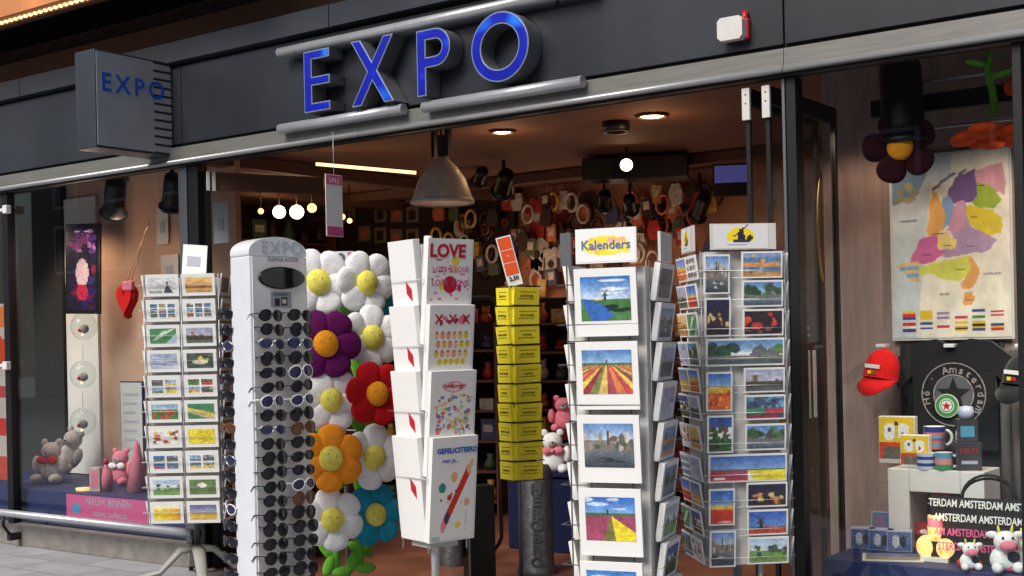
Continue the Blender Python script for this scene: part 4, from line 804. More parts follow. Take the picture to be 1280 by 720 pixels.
# dark board behind shirt + brackets
x0 = onY(1128, 500, .99).x; x1 = onY(1254, 500, .99).x; z1 = onY(1190, 430, .99).z
m = MB(); m.box(x0, x1, .97, 1.018, .40, z1, 'black_cloth'); tag(m.build('cloth_display'), 'black cloth panel below the map', 'panel')
m = MB()
x2 = onY(1256, 500, .98).x
for k in range(18): m.tube([(x2 + k * .05, .99 + (k % 2) * .015, .4), (x2 + k * .05, .99 + (k % 2) * .015, 1.30)], .028, 'curtain', seg=8)
tag(m.build('curtain'), 'grey pleated curtain at the right of the black panel', 'curtain')
def round_text(mb, s, r, size, m_, a0, a1, y, cx=0, cz=0):
    for i, ch in enumerate(s):
        a = RD(a0 + (a1 - a0) * i / (len(s) - 1)); mb.text(ch, size, m_, T_(cx + r * cos(a), y, cz + r * sin(a)) @ Ry(-(a - pi / 2)), ext=.0004, bold=.001)
p = onY(1192, 493, .93); t = thing('black_shirt', 'black t-shirt with round white city print and green red star badge', 'shirt', T_(p.x, .93, p.z))
mb = MB(); a, b = .20, .27
lp = [(-a, -b), (a, -b), (a, b * .35), (a * 1.35, b * .1), (a * 1.65, b * .5), (a * .9, b * .95), (a * .4, b), (0, b * .86), (-a * .4, b), (-a * .9, b * .95), (-a * 1.65, b * .5), (-a * 1.35, b * .1), (-a, b * .35)]
mb.loops([lp], 0, .03, 'black_cloth', 'black_cloth'); mb.build('shirt_cloth', t, bevel=.008)
mat('worn_white', hx(150, 140, 138), .8, 0, .4, 60)
mb = MB(); round_text(mb, 'Hé · Amsterdam', .117, .05, 'worn_white', 190, -28, -.004, 0, -.012)
for r_a, r_b in ((.155, .150), (.098, .092)):
    n = 40; mb.loops([[(r_a * cos(2 * pi * k / n), r_a * sin(2 * pi * k / n)) for k in range(n)], [(r_b * cos(2 * pi * k / n), r_b * sin(2 * pi * k / n)) for k in range(n)]], -.004, -.001, 'worn_white', 'worn_white')
st = [(.085 * (1 if k % 2 == 0 else .42) * sin(pi * k / 5), .085 * (1 if k % 2 == 0 else .42) * cos(pi * k / 5)) for k in range(10)]
mb.disc((0, 0), .09, .09, 'letter_side', y=-.003); mb.loops([st], -.005, -.0035, 'black_cloth', 'black_cloth', T_(0, 0, 0)); mb.build('shirt_print', t)
mb = MB(); mat('badge_green', hx(70, 140, 80), .4); mat('badge_white', hx(225, 225, 215), .4); cx, cz = -.03, -.055
mb.disc((cx, cz), .058, .058, 'badge_white', y=-.012, th=.004); mb.disc((cx, cz), .054, .054, 'badge_green', y=-.0135); mb.disc((cx, cz), .036, .036, 'badge_white', y=-.0145); mb.disc((cx, cz), .031, .031, 'badge_green', y=-.0155); mb.disc((cx, cz), .026, .026, 'badge_white', y=-.0165)
mb.loops([[(cx + x_ * .27, cz + z_ * .27) for x_, z_ in st]], -.0185, None, 'red_plastic', 'red_plastic'); mb.build('star_badge', t)
# caps
def capthing(p, rot, cloth, label, logo):
    t = thing('baseball_cap', label, 'cap', Matrix.Translation(p) @ Rz(rot - .65) @ Ry(.10)); mb = MB(); prof = [(.084, -.07), (.085, -.03), (.081, .01), (.068, .045), (.042, .07), (.015, .08), (.012, .086), (.001, .088)]
    mb.lathe(prof, cloth, T_(0, 0, .02) @ Rx(RD(-12)), seg=22); mb.build('crown', t)
    q = MB(); n = 12; out = [(.085 * cos(pi + pi * k / n), .085 * sin(pi + pi * k / n)) for k in range(n + 1)]; out2 = [(.088 * cos(pi + pi * k / n), -.075 + .095 * sin(pi + pi * k / n)) for k in range(n + 1)]
    vs = [(x, y, -.045) for i, (x, y) in enumerate(out)] + [(x, y * .75, -.125 + .05 * (abs(x) / .088) ** 2) for x, y in out2]; q.add(vs, [(i, i + 1, n + 2 + i, n + 1 + i) for i in range(n)], cloth, I4, True); o = q.build('peak', t); sm_ = o.modifiers.new('s', 'SOLIDIFY'); sm_.thickness = .004
    q = MB(); q.cbox((0, -.092, .02), (.08, .006, .018), 'white_ink'); q.cbox((-.012, -.094, -.01), (.018, .006, .016), 'yellow_card'); q.cbox((.012, -.094, -.01), (.02, .006, .016), logo); q.build('cap_logo', t)
p = onY(1103, 462, .80); capthing(p, fac(1103, 5), 'plush_brightred', 'red baseball cap hanging left of the black shirt', 'olive_ink')
p = onY(1279, 470, .80); capthing(p, fac(1280, 5), 'black_cloth', 'black baseball cap at the right edge under the map', 'red_ink')
for px, lab in ((1103, 'left'), (1188, 'middle'), (1277, 'right')):
    p = onY(px, 432, .93); m = MB(); m.cbox(p, (.05, .06, .018), 'white_steel'); tag(m.build('display_clip', bevel=.003), lab + ' one of the three white brackets under the map', 'bracket')
# white cabinet
CYF = .52; cx0 = onY(1110, 620, CYF).x; cx1 = onY(1231, 640, CYF).x; zt = onY(1170, 588, CYF).z; ox0 = onY(1137, 640, CYF).x; ox1 = onY(1201, 640, CYF).x; oz = onY(1170, 616, CYF).z
t = thing('white_cabinet', 'white open display cabinet shaped like a fireplace', 'cabinet', T_(cx0, CYF, .391)); W = cx1 - cx0; H = zt - .391
q = MB(); q.box(0, ox0 - cx0, 0, .25, 0, H, 'white_board'); q.box(ox1 - cx0, W, 0, .25, 0, H, 'white_board'); q.box(ox0 - cx0 + .001, ox1 - cx0 - .001, 0, .25, oz - .391, H, 'white_board'); q.box(0.002, W - .002, .25, .26, 0, H - .002, 'dark_wall'); q.build('cabinet_body', t, bevel=.003)
topz = zt + .001
# items in cabinet
for i, (px, pz, c_, k) in enumerate(((1170, .60, 'plush_brightred', 0), (1184, .60, 'plush_brightred', 1), (1196, .60, 'plush_brown', 2))):
    p = onY(px, 630, .62); m = MB(); m.ell((0, 0, 0), (.025, .025, .03), c_, seg=12, rings=8); m.ell((0, 0, .03), (.012, .012, .012), 'plush_yellow', seg=8, rings=6); m.box(-.03, .03, -.03, .03, -.035, -.03, 'panel_grey'); m.tube([(0, 0, .03), (0, 0, .07)], .002, 'wire_steel'); o = m.build('red_ornament'); o.matrix_world = T_(p.x, .62, .63); tag(o, ['left', 'middle', 'right'][i] + ' one of the small red ornaments hung in the white cabinet', 'ornament', 'ornaments in the white cabinet')
p = onY(1155, 665, .62); m = MB(); m.box(-.05, .05, -.04, .04, 0, .11, 'box_rb'); m.box(-.05, .05, -.042, -.0405, .03, .06, 'box_db'); o = m.build('red_box', bevel=.003); o.matrix_world = T_(p.x, .62, .392); tag(o, 'dark red box standing inside the white cabinet', 'box')
# items on cabinet
def giftpack(px, y, w, h, label, rz):
    p = Vector((onY(px, 560, y).x, y, topz)); t = thing('gift_pack', label, 'gift box', Matrix.Translation(p) @ Rz(rz))
    q = MB(); q.box(-w / 2, w / 2, 0, .05, 0, h, 'white_board'); q.build('pack_box', t, bevel=.003)
    cv = CV(20, 22, hx(226, 190, 50)); cv.rect(0, 1, 0, .08, hx(200, 196, 190)); cv.rect(.0, 1, .08, .40, hx(110, 100, 90)); cv.rect(0, .12, .08, .42, hx(214, 70, 40)); cv.rect(0, 1, .38, .46, hx(214, 70, 40)); cv.oval(.3, .68, .17, .2, hx(235, 232, 226)); cv.oval(.7, .68, .17, .2, hx(235, 232, 226)); cv.oval(.3, .72, .05, .07, hx(70, 80, 110)); cv.oval(.68, .62, .05, .08, hx(170, 60, 40)); cv.oval(.5, .85, .05, .06, hx(90, 60, 40)); cv.noise(.04, R=random.Random(px))
    MB().pic(-w / 2 + .003, w / 2 - .003, .004, h - .004, -.002, cv).build('pack_front', t)
giftpack(1121, .72, .175, .23, 'larger yellow and red gift pack on the white cabinet', .02)
giftpack(1143, .56, .135, .155, 'smaller yellow and red gift pack in front of the larger one', .02)
def mug(px, y, z, r, h, cols, label, rz=0):
    p = Vector((onY(px, 580, y).x, y, z)); t = thing('mug', label, 'mug', Matrix.Translation(p) @ Rz(fac(px, 0) + rz), 'mugs on the white cabinet'); q = MB(); n = len(cols); q.lathe([(.001, .002), (r, 0)], cols[0])
    for k, c_ in enumerate(cols): q.lathe([(r, h * k / n), (r, h * (k + 1) / n)], c_, seg=24)
    q.lathe([(r, h), (r - .004, h), (r - .005, .01), (.001, .008)], 'badge_white'); q.build('mug_body', t)
    MB().tube([(r * .95 + r * .6 * sin(pi * k / 8), 0, h * .5 + h * .33 * cos(pi * k / 8)) for k in range(9)], .007, 'badge_white').build('handle', t)
for nm, c_ in dict(mb1=hx(40, 60, 130), mb2=hx(200, 110, 90), mb3=hx(90, 150, 180), mb4=hx(216, 140, 140), mb5=hx(70, 140, 90), mb6=hx(130, 90, 120), mb7=hx(190, 195, 215)).items(): mat(nm, c_, .3)
mug(1138, .50 + .06, topz, .0, .0, ['mb1'], 'x') if 0 else None
mug(1158, .555, topz, .042, .075, ['mb7', 'mb1', 'mb7', 'mb1', 'mb7'], 'white mug with blue pattern, left one on the white cabinet')
mug(1180, .555, topz, .040, .080, ['mb5', 'mb5', 'mb4', 'mb4', 'mb3', 'mb3'], 'mug with green, pink and blue bands on the white cabinet')
mat('clear_box', hx(70, 66, 70), .15, 0, .2, 10)
p = Vector((onY(1209, 580, .60).x, .60, topz)); t = thing('snow_globe_box', 'dark box with red lettering on the right of the white cabinet', 'box', Matrix.Translation(p) @ Rz(.5)); MB().box(-.055, .055, -.05, .05, 0, .13, 'clear_box').build('box_body', t, bevel=.004); q = MB(); q.text('DELFT', .03, 'red_ink', T_(0, -.052, .08), ext=.0004); q.box(-.035, .035, -.052, -.0505, .03, .045, 'faint_ink'); q.build('box_label', t)
m = MB(); m.box(-.045, .045, -.04, .04, 0, .10, 'clear_box'); m.lathe([(.001, 0), (.03, .0), (.035, .03), (.03, .055), (.001, .06)], 'mb7', T_(-.0, 0, .101)); m.box(-.03, .03, -.042, -.0405, .02, .07, 'mb3'); o = m.build('souvenir_box'); o.matrix_world = Matrix.Translation(p + Vector((0, 0, .132))) @ Rz(.4); tag(o, 'small dark box with pale blue trinket stacked on the dark box', 'box')
m = MB(); m.box(-.04, .04, -.035, .035, 0, .085, 'box_db'); o = m.build('stacked_box'); pz = Vector((onY(1172, 580, .66).x, .66, topz)); o.matrix_world = Matrix.Translation(pz) @ Rz(.1); tag(o, 'small dark box under the striped mug', 'box')
mug(1169, .655, topz + .086, .05, .105, ['mb2', 'mb3', 'mb2', 'mb6', 'mb3', 'mb2', 'mb1', 'mb1'], 'large striped mug raised above the other mugs')
# blue book set
def platp(px, py, z=.391): q = onZ(px, py, z); return Vector((q.x, q.y, z))
p = platp(1097, 678); m = MB(); m.box(-.075, .075, 0, .02, 0, .15, 'mb7'); cv = CV(20, 18, hx(110, 130, 175)); cv.oval(.65, .5, .12, .3, hx(200, 170, 90)); cv.rect(.1, .4, .3, .9, hx(160, 120, 150)); cv.rect(.3, .9, 0, .2, hx(40, 44, 70)); cv.noise(.05); m.pic(-.07, .07, .005, .145, -.002, cv); o = m.build('blue_book'); o.matrix_world = Matrix.Translation(Vector((p.x + .05, .62, .391))) @ Rz(fac(1097, -10)) @ Rx(RD(-8)); tag(o, 'blue picture book standing behind the blue gift boxes', 'book')
for i, px in enumerate((1078, 1101, 1124)):
    m = MB(); m.box(-.055, .055, 0, .07, 0, .095, 'mb7'); cv = CV(14, 12, hx(90, 110, 160)); cv.oval(.35, .5, .16, .34, hx(200, 205, 215)); cv.oval(.65, .5, .14, .3, hx(40, 46, 70)); cv.noise(.08, R=random.Random(i)); m.pic(-.052, .052, .004, .09, -.002, cv); pp = onY(px, 670, .42)
    o = m.build('blue_gift_box'); o.matrix_world = T_(pp.x, .42, .391) @ Rz(RD(14)); tag(o, ['left', 'middle', 'right'][i] + ' one of three blue patterned gift boxes', 'box', 'blue patterned gift boxes')
p = platp(1076, 712); m = MB(); m.box(-.13, .13, -.09, .09, 0, .006, 'badge_white'); cv = CV(16, 12, hx(150, 140, 110)); cv.rect(0, 1, .5, 1, hx(110, 120, 150)); cv.noise(.06); q = MB(); m.pic(-.115, .115, -.075, .075, 0, cv, T_(0, 0, .008) @ Rx(RD(-90)))
o = m.build('flat_picture'); o.matrix_world = T_(p.x + .02, .24, .391) @ Rz(RD(20)); tag(o, 'flat framed picture lying on the platform at front', 'picture')
# lit clog lamp
p = platp(1148, 712); t = thing('glowing_lamp', 'small glowing yellow ornament lamp before the white cabinet', 'lamp', T_(p.x, .27, .391))
glowpatch()
MB().ell((-.045, 0, .06), (.045, .04, .05), 'candle_lit').ell((.04, 0, .06), (.045, .04, .05), 'candle_lit').build('glow_base', t); MB().lathe([(.001, .09), (.035, .09), (.035, .2), (.001, .2)], 'candle_lit').build('glow_column', t); MB().box(-.06, .06, -.04, .04, 0, .02, 'badge_white').build('stand', t); MB().lathe([(.036, .15), (.037, .19), (.001, .205)], 'plush_pink').build('cap', t)
warm((p.x, .16, .55), .5, (1, .6, .3), .04)
# cows
def cow(px, y, s, label, col='plush_white', nose='plush_pink', z=.391):
    p = Vector((onY(px, 690, y).x, y, z)); t = thing('toy_cow', label, 'plush toy', Matrix.Translation(p) @ Rz(fac(px, 12)))
    q = MB(); q.ell((0, 0, .06 * s), (.075 * s, .06 * s, .07 * s), col); q.ell((0, -.03 * s, .155 * s), (.06 * s, .055 * s, .055 * s), col)
    for k in (-1, 1): q.ell((k * .065 * s, -.02 * s, .19 * s), (.03 * s, .012 * s, .018 * s), col, seg=10, rings=6); q.ell((k * .05 * s, -.07 * s, .03 * s), (.03 * s, .045 * s, .03 * s), col, seg=10, rings=6); q.ell((k * .024 * s, -.078 * s, .18 * s), (.007 * s, .006 * s, .008 * s), 'plastic_black', seg=8, rings=5); q.tube([(k * .03 * s, -.02 * s, .2 * s), (k * .035 * s, -.02 * s, .235 * s)], [.01 * s, .004 * s], 'plush_yellow')
    q.ell((.03 * s, -.045 * s, .08 * s), (.035 * s, .03 * s, .03 * s), 'plush_navy', seg=10, rings=6); q.build('body', t)
    MB().ell((0, -.085 * s, .14 * s), (.045 * s, .028 * s, .028 * s), nose, seg=12, rings=8).build('muzzle', t)
cow(1256, .16, .82, 'white toy cow with pink nose in front of the black bag'); cow(1212, .14, .55, 'small white toy cow before the black bag with red feet'); cow(1166, .34, .62, 'grey toy cow beside the glowing lamp', 'plush_grey'); cow(1284, .24, .75, 'white toy cow at the right edge of the window')
p = platp(1268, 716); m = MB(); m.tube([(0, 0, .02), (.16, .03, .02)], .02, 'pink_ink', seg=12); o = m.build('pink_pencil_case'); o.matrix_world = T_(p.x - .04, .09 + .05, .391); tag(o, 'pink roll lying at the front of the right platform', 'case')
# bag
bxc = onY(1236, 660, .30).x; t = thing('shopping_bag', 'black canvas bag printed with white city lettering', 'bag', T_(bxc, .30, .391) @ Rz(RD(12)) @ Rx(RD(-6)))
q = MB(); nx = 16; nz = 8; vs = []
for side, yo in ((0, 0), (1, .09)):
    for j in range(nz + 1):
        for i in range(nx + 1):
            u = i / nx; v = j / nz; b_ = sin(pi * u) * .5 + .5; bul = .035 * b_ * sin(pi * min(1, v * .8 + .1)); vs.append((-.24 + .48 * u, (yo * (1 - v * .8) + (bul if side else -bul)) + .004 * sin(u * 23 + v * 9), .29 * v - .012 * sin(pi * u) * (v > .95)))
fs = []; n1 = (nx + 1) * (nz + 1)
for s_ in (0, 1):
    for j in range(nz):
        for i in range(nx): a_ = s_ * n1 + j * (nx + 1) + i; fs.append((a_, a_ + 1, a_ + nx + 2, a_ + nx + 1))
for j in range(nz): a_ = j * (nx + 1); fs.append((a_, a_ + nx + 1, a_ + nx + 1 + n1, a_ + n1)); a_ += nx; fs.append((a_, a_ + nx + 1, a_ + nx + 1 + n1, a_ + n1))
q.add(vs, fs, 'canvas_black', I4, True); q.build('bag_body', t)
q = MB()
for k, s_ in enumerate(('TERDAM AMSTERDAM AMSTERDAM', 'AMSTERDAM AMSTERDAM AMST', 'AM AMSTERDAM AMSTERDAM A', 'STERDAM AMSTERDAM AMSTE')): q.text(s_, .046, 'white_ink' if k < 2 else 'pink_ink', T_(.0, -.046, .235 - k * .062) @ Ry(RD(2)), ext=.0005, sx=.66, bold=.0008)
q.build('bag_lettering', t)
MB().tube([(-.11 + .11 * (1 - cos(pi * k / 12)), .0, .28 + .10 * sin(pi * k / 12)) for k in range(13)], .012, 'canvas_black', flat=.5).build('bag_handle', t)
MB().tube([(-.11 + .11 * (1 - cos(pi * k / 12)), .03, .28 + .085 * sin(pi * k / 12)) for k in range(13)], .012, 'canvas_black', flat=.5).build('bag_handle', t)
# small plush at front with red feet: wooden shoe pot
p = platp(1202, 716); m = MB(); m.lathe([(.001, 0), (.05, 0), (.06, .03), (.045, .045), (.001, .05)], 'plush_brightred'); m.ell((0, 0, .05), (.04, .04, .02), 'plush_yellow', seg=12, rings=6); o = m.build('red_pot'); o.matrix_world = T_(p.x, .12 + .03, .391) @ S_(.9, .6, .9); tag(o, 'small red and yellow dish under the small cow', 'dish')
# spotlight and hanging flowers in right window
sp = onY(1128, 140, .45); spotlight(sp, sp + Vector((.02, .06, -1)), 'large black spotlight hanging before the map in the right window', 0, 1.9, hang=.3)
m = MB(); a = onY(1150, 103, .5); m.tube([(a.x, .5, a.z), (a.x + .9, .5, a.z)], .008, 'steel_tube'); a2 = onY(1150, 162, .75); m.tube([(a2.x - .2, .75, a2.z), (a2.x + .9, .75, a2.z)], .007, 'steel_tube'); m.box(-2.2, .8, .6, .64, 2.42, 2.5, 'black_metal'); tag(m.build('hanging_rods'), 'thin steel rods across the top of the right window', 'rod')
# ================================================================== PLUSH FLOWERS
def flower(M, r, petal, face, label, n=6, stem=.35, tilt=0, group='plush flowers', stemdir=(0, 0, -1), leaf=True, name='plush_flower', fmat='smile_ink'):
    t = thing(name, label, 'plush flower', M, group)
    for k in range(n):
        a = 2 * pi * k / n + .26; L = r * .60; q = MB()
        TT = Ry(-a) @ T_(0, 0, r * .62) @ Rx(RD(9 * (1 if k % 2 else -1)))
        vs = []; fs = []; seg = 18; rings = 10
        for i in range(rings + 1):
            la = -pi / 2 + pi * i / rings
            for j in range(seg):
                lo = 2 * pi * j / seg; x = cos(la) * cos(lo); y = cos(la) * sin(lo); z = sin(la)
                wd = r * .43 * (1 + .24 * z); crease = 1 - .34 * math.exp(-(x / .18) ** 2) * (z < .8) + .05 * sin(9 * z + 3 * k) * cos(4 * x)
                vs.append((x * wd, y * r * .20 * crease - .03 * r * z, z * r * .47))
        for i in range(rings):
            for j in range(seg): fs.append((i * seg + j, i * seg + (j + 1) % seg, (i + 1) * seg + (j + 1) % seg, (i + 1) * seg + j))
        q.add(vs, fs, petal, TT, True); q.build('petal', t)
    q = MB(); q.ell((0, -r * .12, 0), (r * .38, r * .24, r * .41), face, seg=24, rings=14); f = q.build('face', t)
    q = MB()
    for s_ in (-1, 1): q.ell((s_ * r * .12, -r * .325, r * .09), (r * .03, r * .02, r * .045), 'eye_ink', seg=8, rings=6)
    sm = [(r * .19 * sin(b_), -r * (.335 - .06 * abs(sin(b_))), -r * .02 - r * .13 * cos(b_)) for b_ in [RD(-62 + 12.4 * k) for k in range(11)]]; q.tube(sm, r * .016, fmat, seg=6); q.build('smile', f)
    if stem:
        sd = Vector(stemdir); pts = [Vector((0, r * .55 if leaf else r * .15, -r * .1)) + sd * stem * k / 5 + Vector((.012 * sin(k * 1.3), 0, 0)) for k in range(6)]
        MB().tube(pts, .017, 'plush_green', seg=10).build('stem', t)
        if leaf:
            e = pts[3]; q = MB()
            q.ell((0, 0, 0), (.028, .011, .085), 'plush_green', Matrix.Translation(e + Vector((.045, 0, .03))) @ Ry(RD(38)), seg=12, rings=8); q.build('leaf', t)
            q = MB(); q.ell((0, 0, 0), (.028, .011, .08), 'plush_green', Matrix.Translation(pts[4] + Vector((-.04, 0, .02))) @ Ry(RD(-38)), seg=12, rings=8); q.build('leaf', t)
    return t
FL = [(398, 352, 41, 'white', 'yellow', 6.62, 2, 'top left white plush flower with yellow face beside the sunglasses'),
      (457, 353, 39, 'white', 'yellow', 6.66, 24, 'top right white plush flower with yellow face and a blue flower behind'),
      (407, 430, 40, 'purple', 'amber', 6.44, 6, 'purple plush flower with orange face'),
      (464, 422, 40, 'white', 'yellow', 6.60, 24, 'white plush flower with yellow face just above the dark red one'),
      (414, 500, 39, 'white', 'yellow', 6.46, 6, 'white plush flower with pale face just above the orange one'),
      (470, 492, 37, 'red', 'amber', 6.46, 22, 'dark red plush flower with orange face'),
      (413, 573, 38, 'orange', 'yellow', 6.40, 6, 'orange plush flower with yellow face'),
      (466, 571, 40, 'white', 'yellow', 6.52, 22, 'white plush flower with yellow face just above the teal one'),
      (415, 649, 39, 'white', 'yellow', 6.47, 8, 'lowest white plush flower with yellow face at bottom left'),
      (468, 643, 38, 'teal', 'yellow', 6.58, 22, 'teal blue plush flower with yellow face')]
for px, py, r, pc_, fc_, d, dl, lab in FL:
    p = atd(px, py, d); s = 1600 / d; yc = .0 ; M = Matrix.Translation(p) @ Rz(fac(px, dl)) @ Rx(RD(random.uniform(-6, 8))) @ Ry(RD(random.uniform(-25, 25)))
    Ms = Matrix.Translation(p) @ Rz(fac(px, dl)); Mi = M.inverted().to_3x3() @ (Vector((0, 0, -1)) + Rv * ((435 - px) / 400.) + Fv * .55)
    flower(M, r / s * .96 * (1.08 if pc_ in ('purple', 'red', 'orange') else 1), 'plush_' + pc_, 'plush_' + fc_, lab, n=6 if pc_ not in ('orange', 'teal') else 6, stem=.26, stemdir=tuple(Mi.normalized()))
# partially hidden teal one
p = atd(478, 362, 6.85); flower(Matrix.Translation(p) @ Rz(fac(478, 60)), .13, 'plush_teal', 'plush_yellow', 'teal plush flower mostly hidden behind the top right white flower', stem=.2)
p = atd(429, 355, 6.85); flower(Matrix.Translation(p) @ Rz(fac(429, 10)), .12, 'plush_white', 'plush_yellow', 'white plush flower half hidden between the two top flowers', stem=.25)
# stand
p = atd(435, 700, 6.8); t = thing('flower_stand', 'thin grey display pole carrying the plush flowers', 'display stand', T_(p.x, p.y, 0))
zt_ = atd(435, 335, 6.8).z
MB().tube([(0, 0, 0.02), (0, 0, zt_)], .012, 'grey_frame', seg=10).build('pole', t)
MB().lathe([(.001, 0), (.2, 0), (.2, .01), (.03, .03), (.001, .03)], 'grey_frame').build('base', t)
for k in range(5):
    z = zt_ - .05 - k * .27
    for dx in (-1, 1): e = Rv * (.13 * dx) + Vector((0, 0, .02)) - Fv * .1; MB().tube([(0, 0, z), (e.x * .6, e.y * .6, z), (e.x, e.y, z + .03)], .004, 'wire_steel', seg=6).build('hook_arm', t)
p = atd(430, 326, 6.75); m = MB(); m.box(-.05, .05, 0, .003, -.05, .05, 'paper_white'); m.text('9', .085, 'grey_ink', T_(-.015, -.002, -.02), ext=.0003, bold=.003); m.box(.02, .04, -.003, -.001, -.04, .045, 'pink_ink'); o = m.build('price_card'); o.matrix_world = Matrix.Translation(p) @ Rz(fac(430, 0)); tag(o, 'small white price card with pink edge above the flowers', 'price card')
# bottom leaves/feet of hanging flowers
for i, (px, py, c_) in enumerate(((420, 705, 'green'), (449, 700, 'green'))):
    p = atd(px, py, 6.6); m = MB(); m.tube([(0, 0, .16), (.005, 0, .05), (0, 0, -.02)], .02, 'plush_green', seg=10); m.ell((.03, -.01, -.04), (.055, .03, .028), 'plush_green', seg=14, rings=8); m.ell((-.03, -.01, -.02), (.03, .02, .055), 'plush_green', Ry(.4), seg=14, rings=8); o = m.build('hanging_plush'); o.matrix_world = Matrix.Translation(p) @ Rz(fac(px)); tag(o, ['left', 'right'][i] + ' green plush stem with leaf hanging below the flowers', 'plush stem')
p = onY(1125, 184, .40)
flower(Matrix.Translation(p) @ Rz(fac(1122, 0)), .155, 'plush_maroon', 'plush_amber', 'dark maroon plush flower with orange face before the map', n=5, stem=.35, stemdir=(0, .1, 1), leaf=False, group='plush flowers in the right window')
p = onY(1240, 170, .5)
flower(Matrix.Translation(p) @ Rz(fac(1240, 0)) @ Rx(RD(84)), .165, 'plush_deep_orange', 'plush_deep_orange', 'orange plush flower hanging face down above the map', n=5, stem=.3, stemdir=(0, .95, .2), leaf=True, group='plush flowers in the right window')
p = onY(1284, 108, .5)
flower(Matrix.Translation(p) @ Rz(fac(1272, 0)), .09, 'plush_deep_orange', 'plush_deep_orange', 'small orange plush flower at the top right corner of the window', n=5, stem=0, group='plush flowers in the right window')
# ================================================================== SUNGLASSES TOWER
TD = 6.0; TPX = 338; TDL = 32; FW, SD = .31, .17
c = atd(TPX, 432, TD); TM = T_(c.x, c.y, 0) @ Rz(fac(TPX, TDL)); TZ = atd(TPX, 322, TD).z
t = thing('sunglasses_tower', 'tall white display tower for sunglasses reading EXPO on top', 'display stand', TM)
MB().box(-FW / 2, FW / 2, -SD / 2, SD / 2, .06, TZ, 'tower_side').build('tower_body', t, bevel=.006)
MB().box(-FW / 2 + .012, FW / 2 - .012, -SD / 2 - .006, -SD / 2 - .0005, .08, TZ - .002, 'tower_face').build('front_panel', t)
n = 20; arc = [(-FW / 2, 0)] + [(FW / 2 * -cos(pi * k / n), .0 + .085 * sin(pi * k / n) ** .8) for k in range(1, n)] + [(FW / 2, 0)]
arc = [(FW / 2, 0), (FW / 2, .02)] + [(FW / 2 * cos(pi * k / n), .02 + .07 * sin(pi * k / n)) for k in range(1, n)] + [(-FW / 2, .02), (-FW / 2, 0)]
hd = MB().loops([arc], -SD / 2 + .002, SD / 2 - .002, 'white_steel', 'white_steel', T_(0, 0, TZ + .001)).build('header', t, bevel=.008)
q = MB(); q.text('EXPO', .085, 'faint_ink', T_(.02, -SD / 2 - .001, TZ + .012), ext=.0005, space=1.1); q.text('SUNGLASSES', .026, 'grey_ink', T_(.02, -SD / 2 - .001 - .006, TZ - .022), ext=.0005, space=1.15); q.build('header_lettering', t)
q = MB(); rz_ = .052; rx_ = .125; q.lathe([(.0005, .012), (rx_ * .9, .012), (rx_, .006), (rx_, 0)], 'black_frame', T_(.01, -SD / 2 - .006, TZ - .10) @ S_(1, 1, rz_ / rx_) @ Rx(RD(90)), seg=36); q.build('mirror_rim', t)
mat('mirror', hx(200, 205, 210), .03, 1.0)
q = MB(); q.disc((.01, TZ - .10), rx_ * .93, rz_ * .9, 'mirror', y=-SD / 2 - .0195, seg=36); q.build('mirror', t)
q = MB(); cv = CV(16, 12, hx(150, 152, 158)); cv.rect(.2, .45, .1, .6, DK); cv.rect(.5, .8, .1, .65, hx(60, 62, 60)); cv.rect(.55, .72, .25, .5, hx(210, 210, 200)); cv.rect(.1, .8, .78, .9, hx(100, 106, 120)); q.pic(-.05, .06, TZ - .235, TZ - .165, -SD / 2 - .008, cv); q.build('sticker', t)
MB().box(-.24, .24, -.2, .2, 0, .055, 'white_steel').build('base', t, bevel=.01)
def specs_proto(frame, lens, label):
    t = thing('sunglasses', label, 'sunglasses', TM, 'sunglasses on the white tower'); r = []
    W = .062
    def lp(sx, k=1.0, n=20): return [(sx * .034 + k * .030 * cos(2 * pi * j / n) * (1 + .08 * sin(2 * pi * j / n)), k * .024 * sin(2 * pi * j / n) - (.003 * sx * cos(2 * pi * j / n))) for j in range(n)]
    q = MB()
    for s_ in (-1, 1): L = lp(s_); q.tube([(x, -.004 + .9 * (abs(x) ** 2) * 4, z) for x, z in L], .0032, frame, closed=True, seg=6)
    q.tube([(-.008, -.005, .006), (0, -.008, .010), (.008, -.005, .006)], .003, frame, seg=6); r.append(q.build('frame', t))
    for s_ in (-1, 1):
        q = MB(); L = lp(s_, .97); q.add([(x, -.005 + 3.6 * x * x, z) for x, z in L] + [(s_ * .034, -.011 + 3.6 * .034 ** 2, 0)], [(j, (j + 1) % 20, 20) for j in range(20)], lens, I4, True); r.append(q.build('lens', t))
    for s_ in (-1, 1):
        q = MB(); q.tube([(s_ * .064, .010, .008), (s_ * .070, .03, .008), (s_ * .070, .075, .004), (s_ * .066, .10, -.018)], .0036, frame, seg=6, flat=.8); r.append(q.build('temple', t))
    kids[t.name] = r; return t
protos = [specs_proto('plastic_black', 'lens_dark', 'x'), specs_proto('plastic_white', 'lens_blue', 'x'), specs_proto('plastic_tort', 'lens_brown', 'x'), specs_proto('plastic_steel', 'lens_blue', 'x')]
kn = ['black', 'white framed', 'brown tortoise', 'silver framed']; used = [False] * 4
def put_specs(M, k, label):
    if not used[k]: used[k] = True; protos[k].matrix_world = M; protos[k]['label'] = label; return
    dup(protos[k], M, label)
pat = {0: [0, 0, 3, 0, 0, 0, 1, 0, 3, 0, 0, 0, 0, 0, 0, 0, 0, 0, 0, 0, 0], 1: [0, 0, 3, 0, 1, 0, 1, 0, 2, 0, 0, 0, 1, 2, 0, 0, 0, 0, 0, 0, 0], 2: [0, 0, 3, 0, 0, 0, 0, 2, 0, 3, 0, 0, 1, 0, 0, 0, 0, 0, 1, 0, 0]}
RR = random.Random(21)
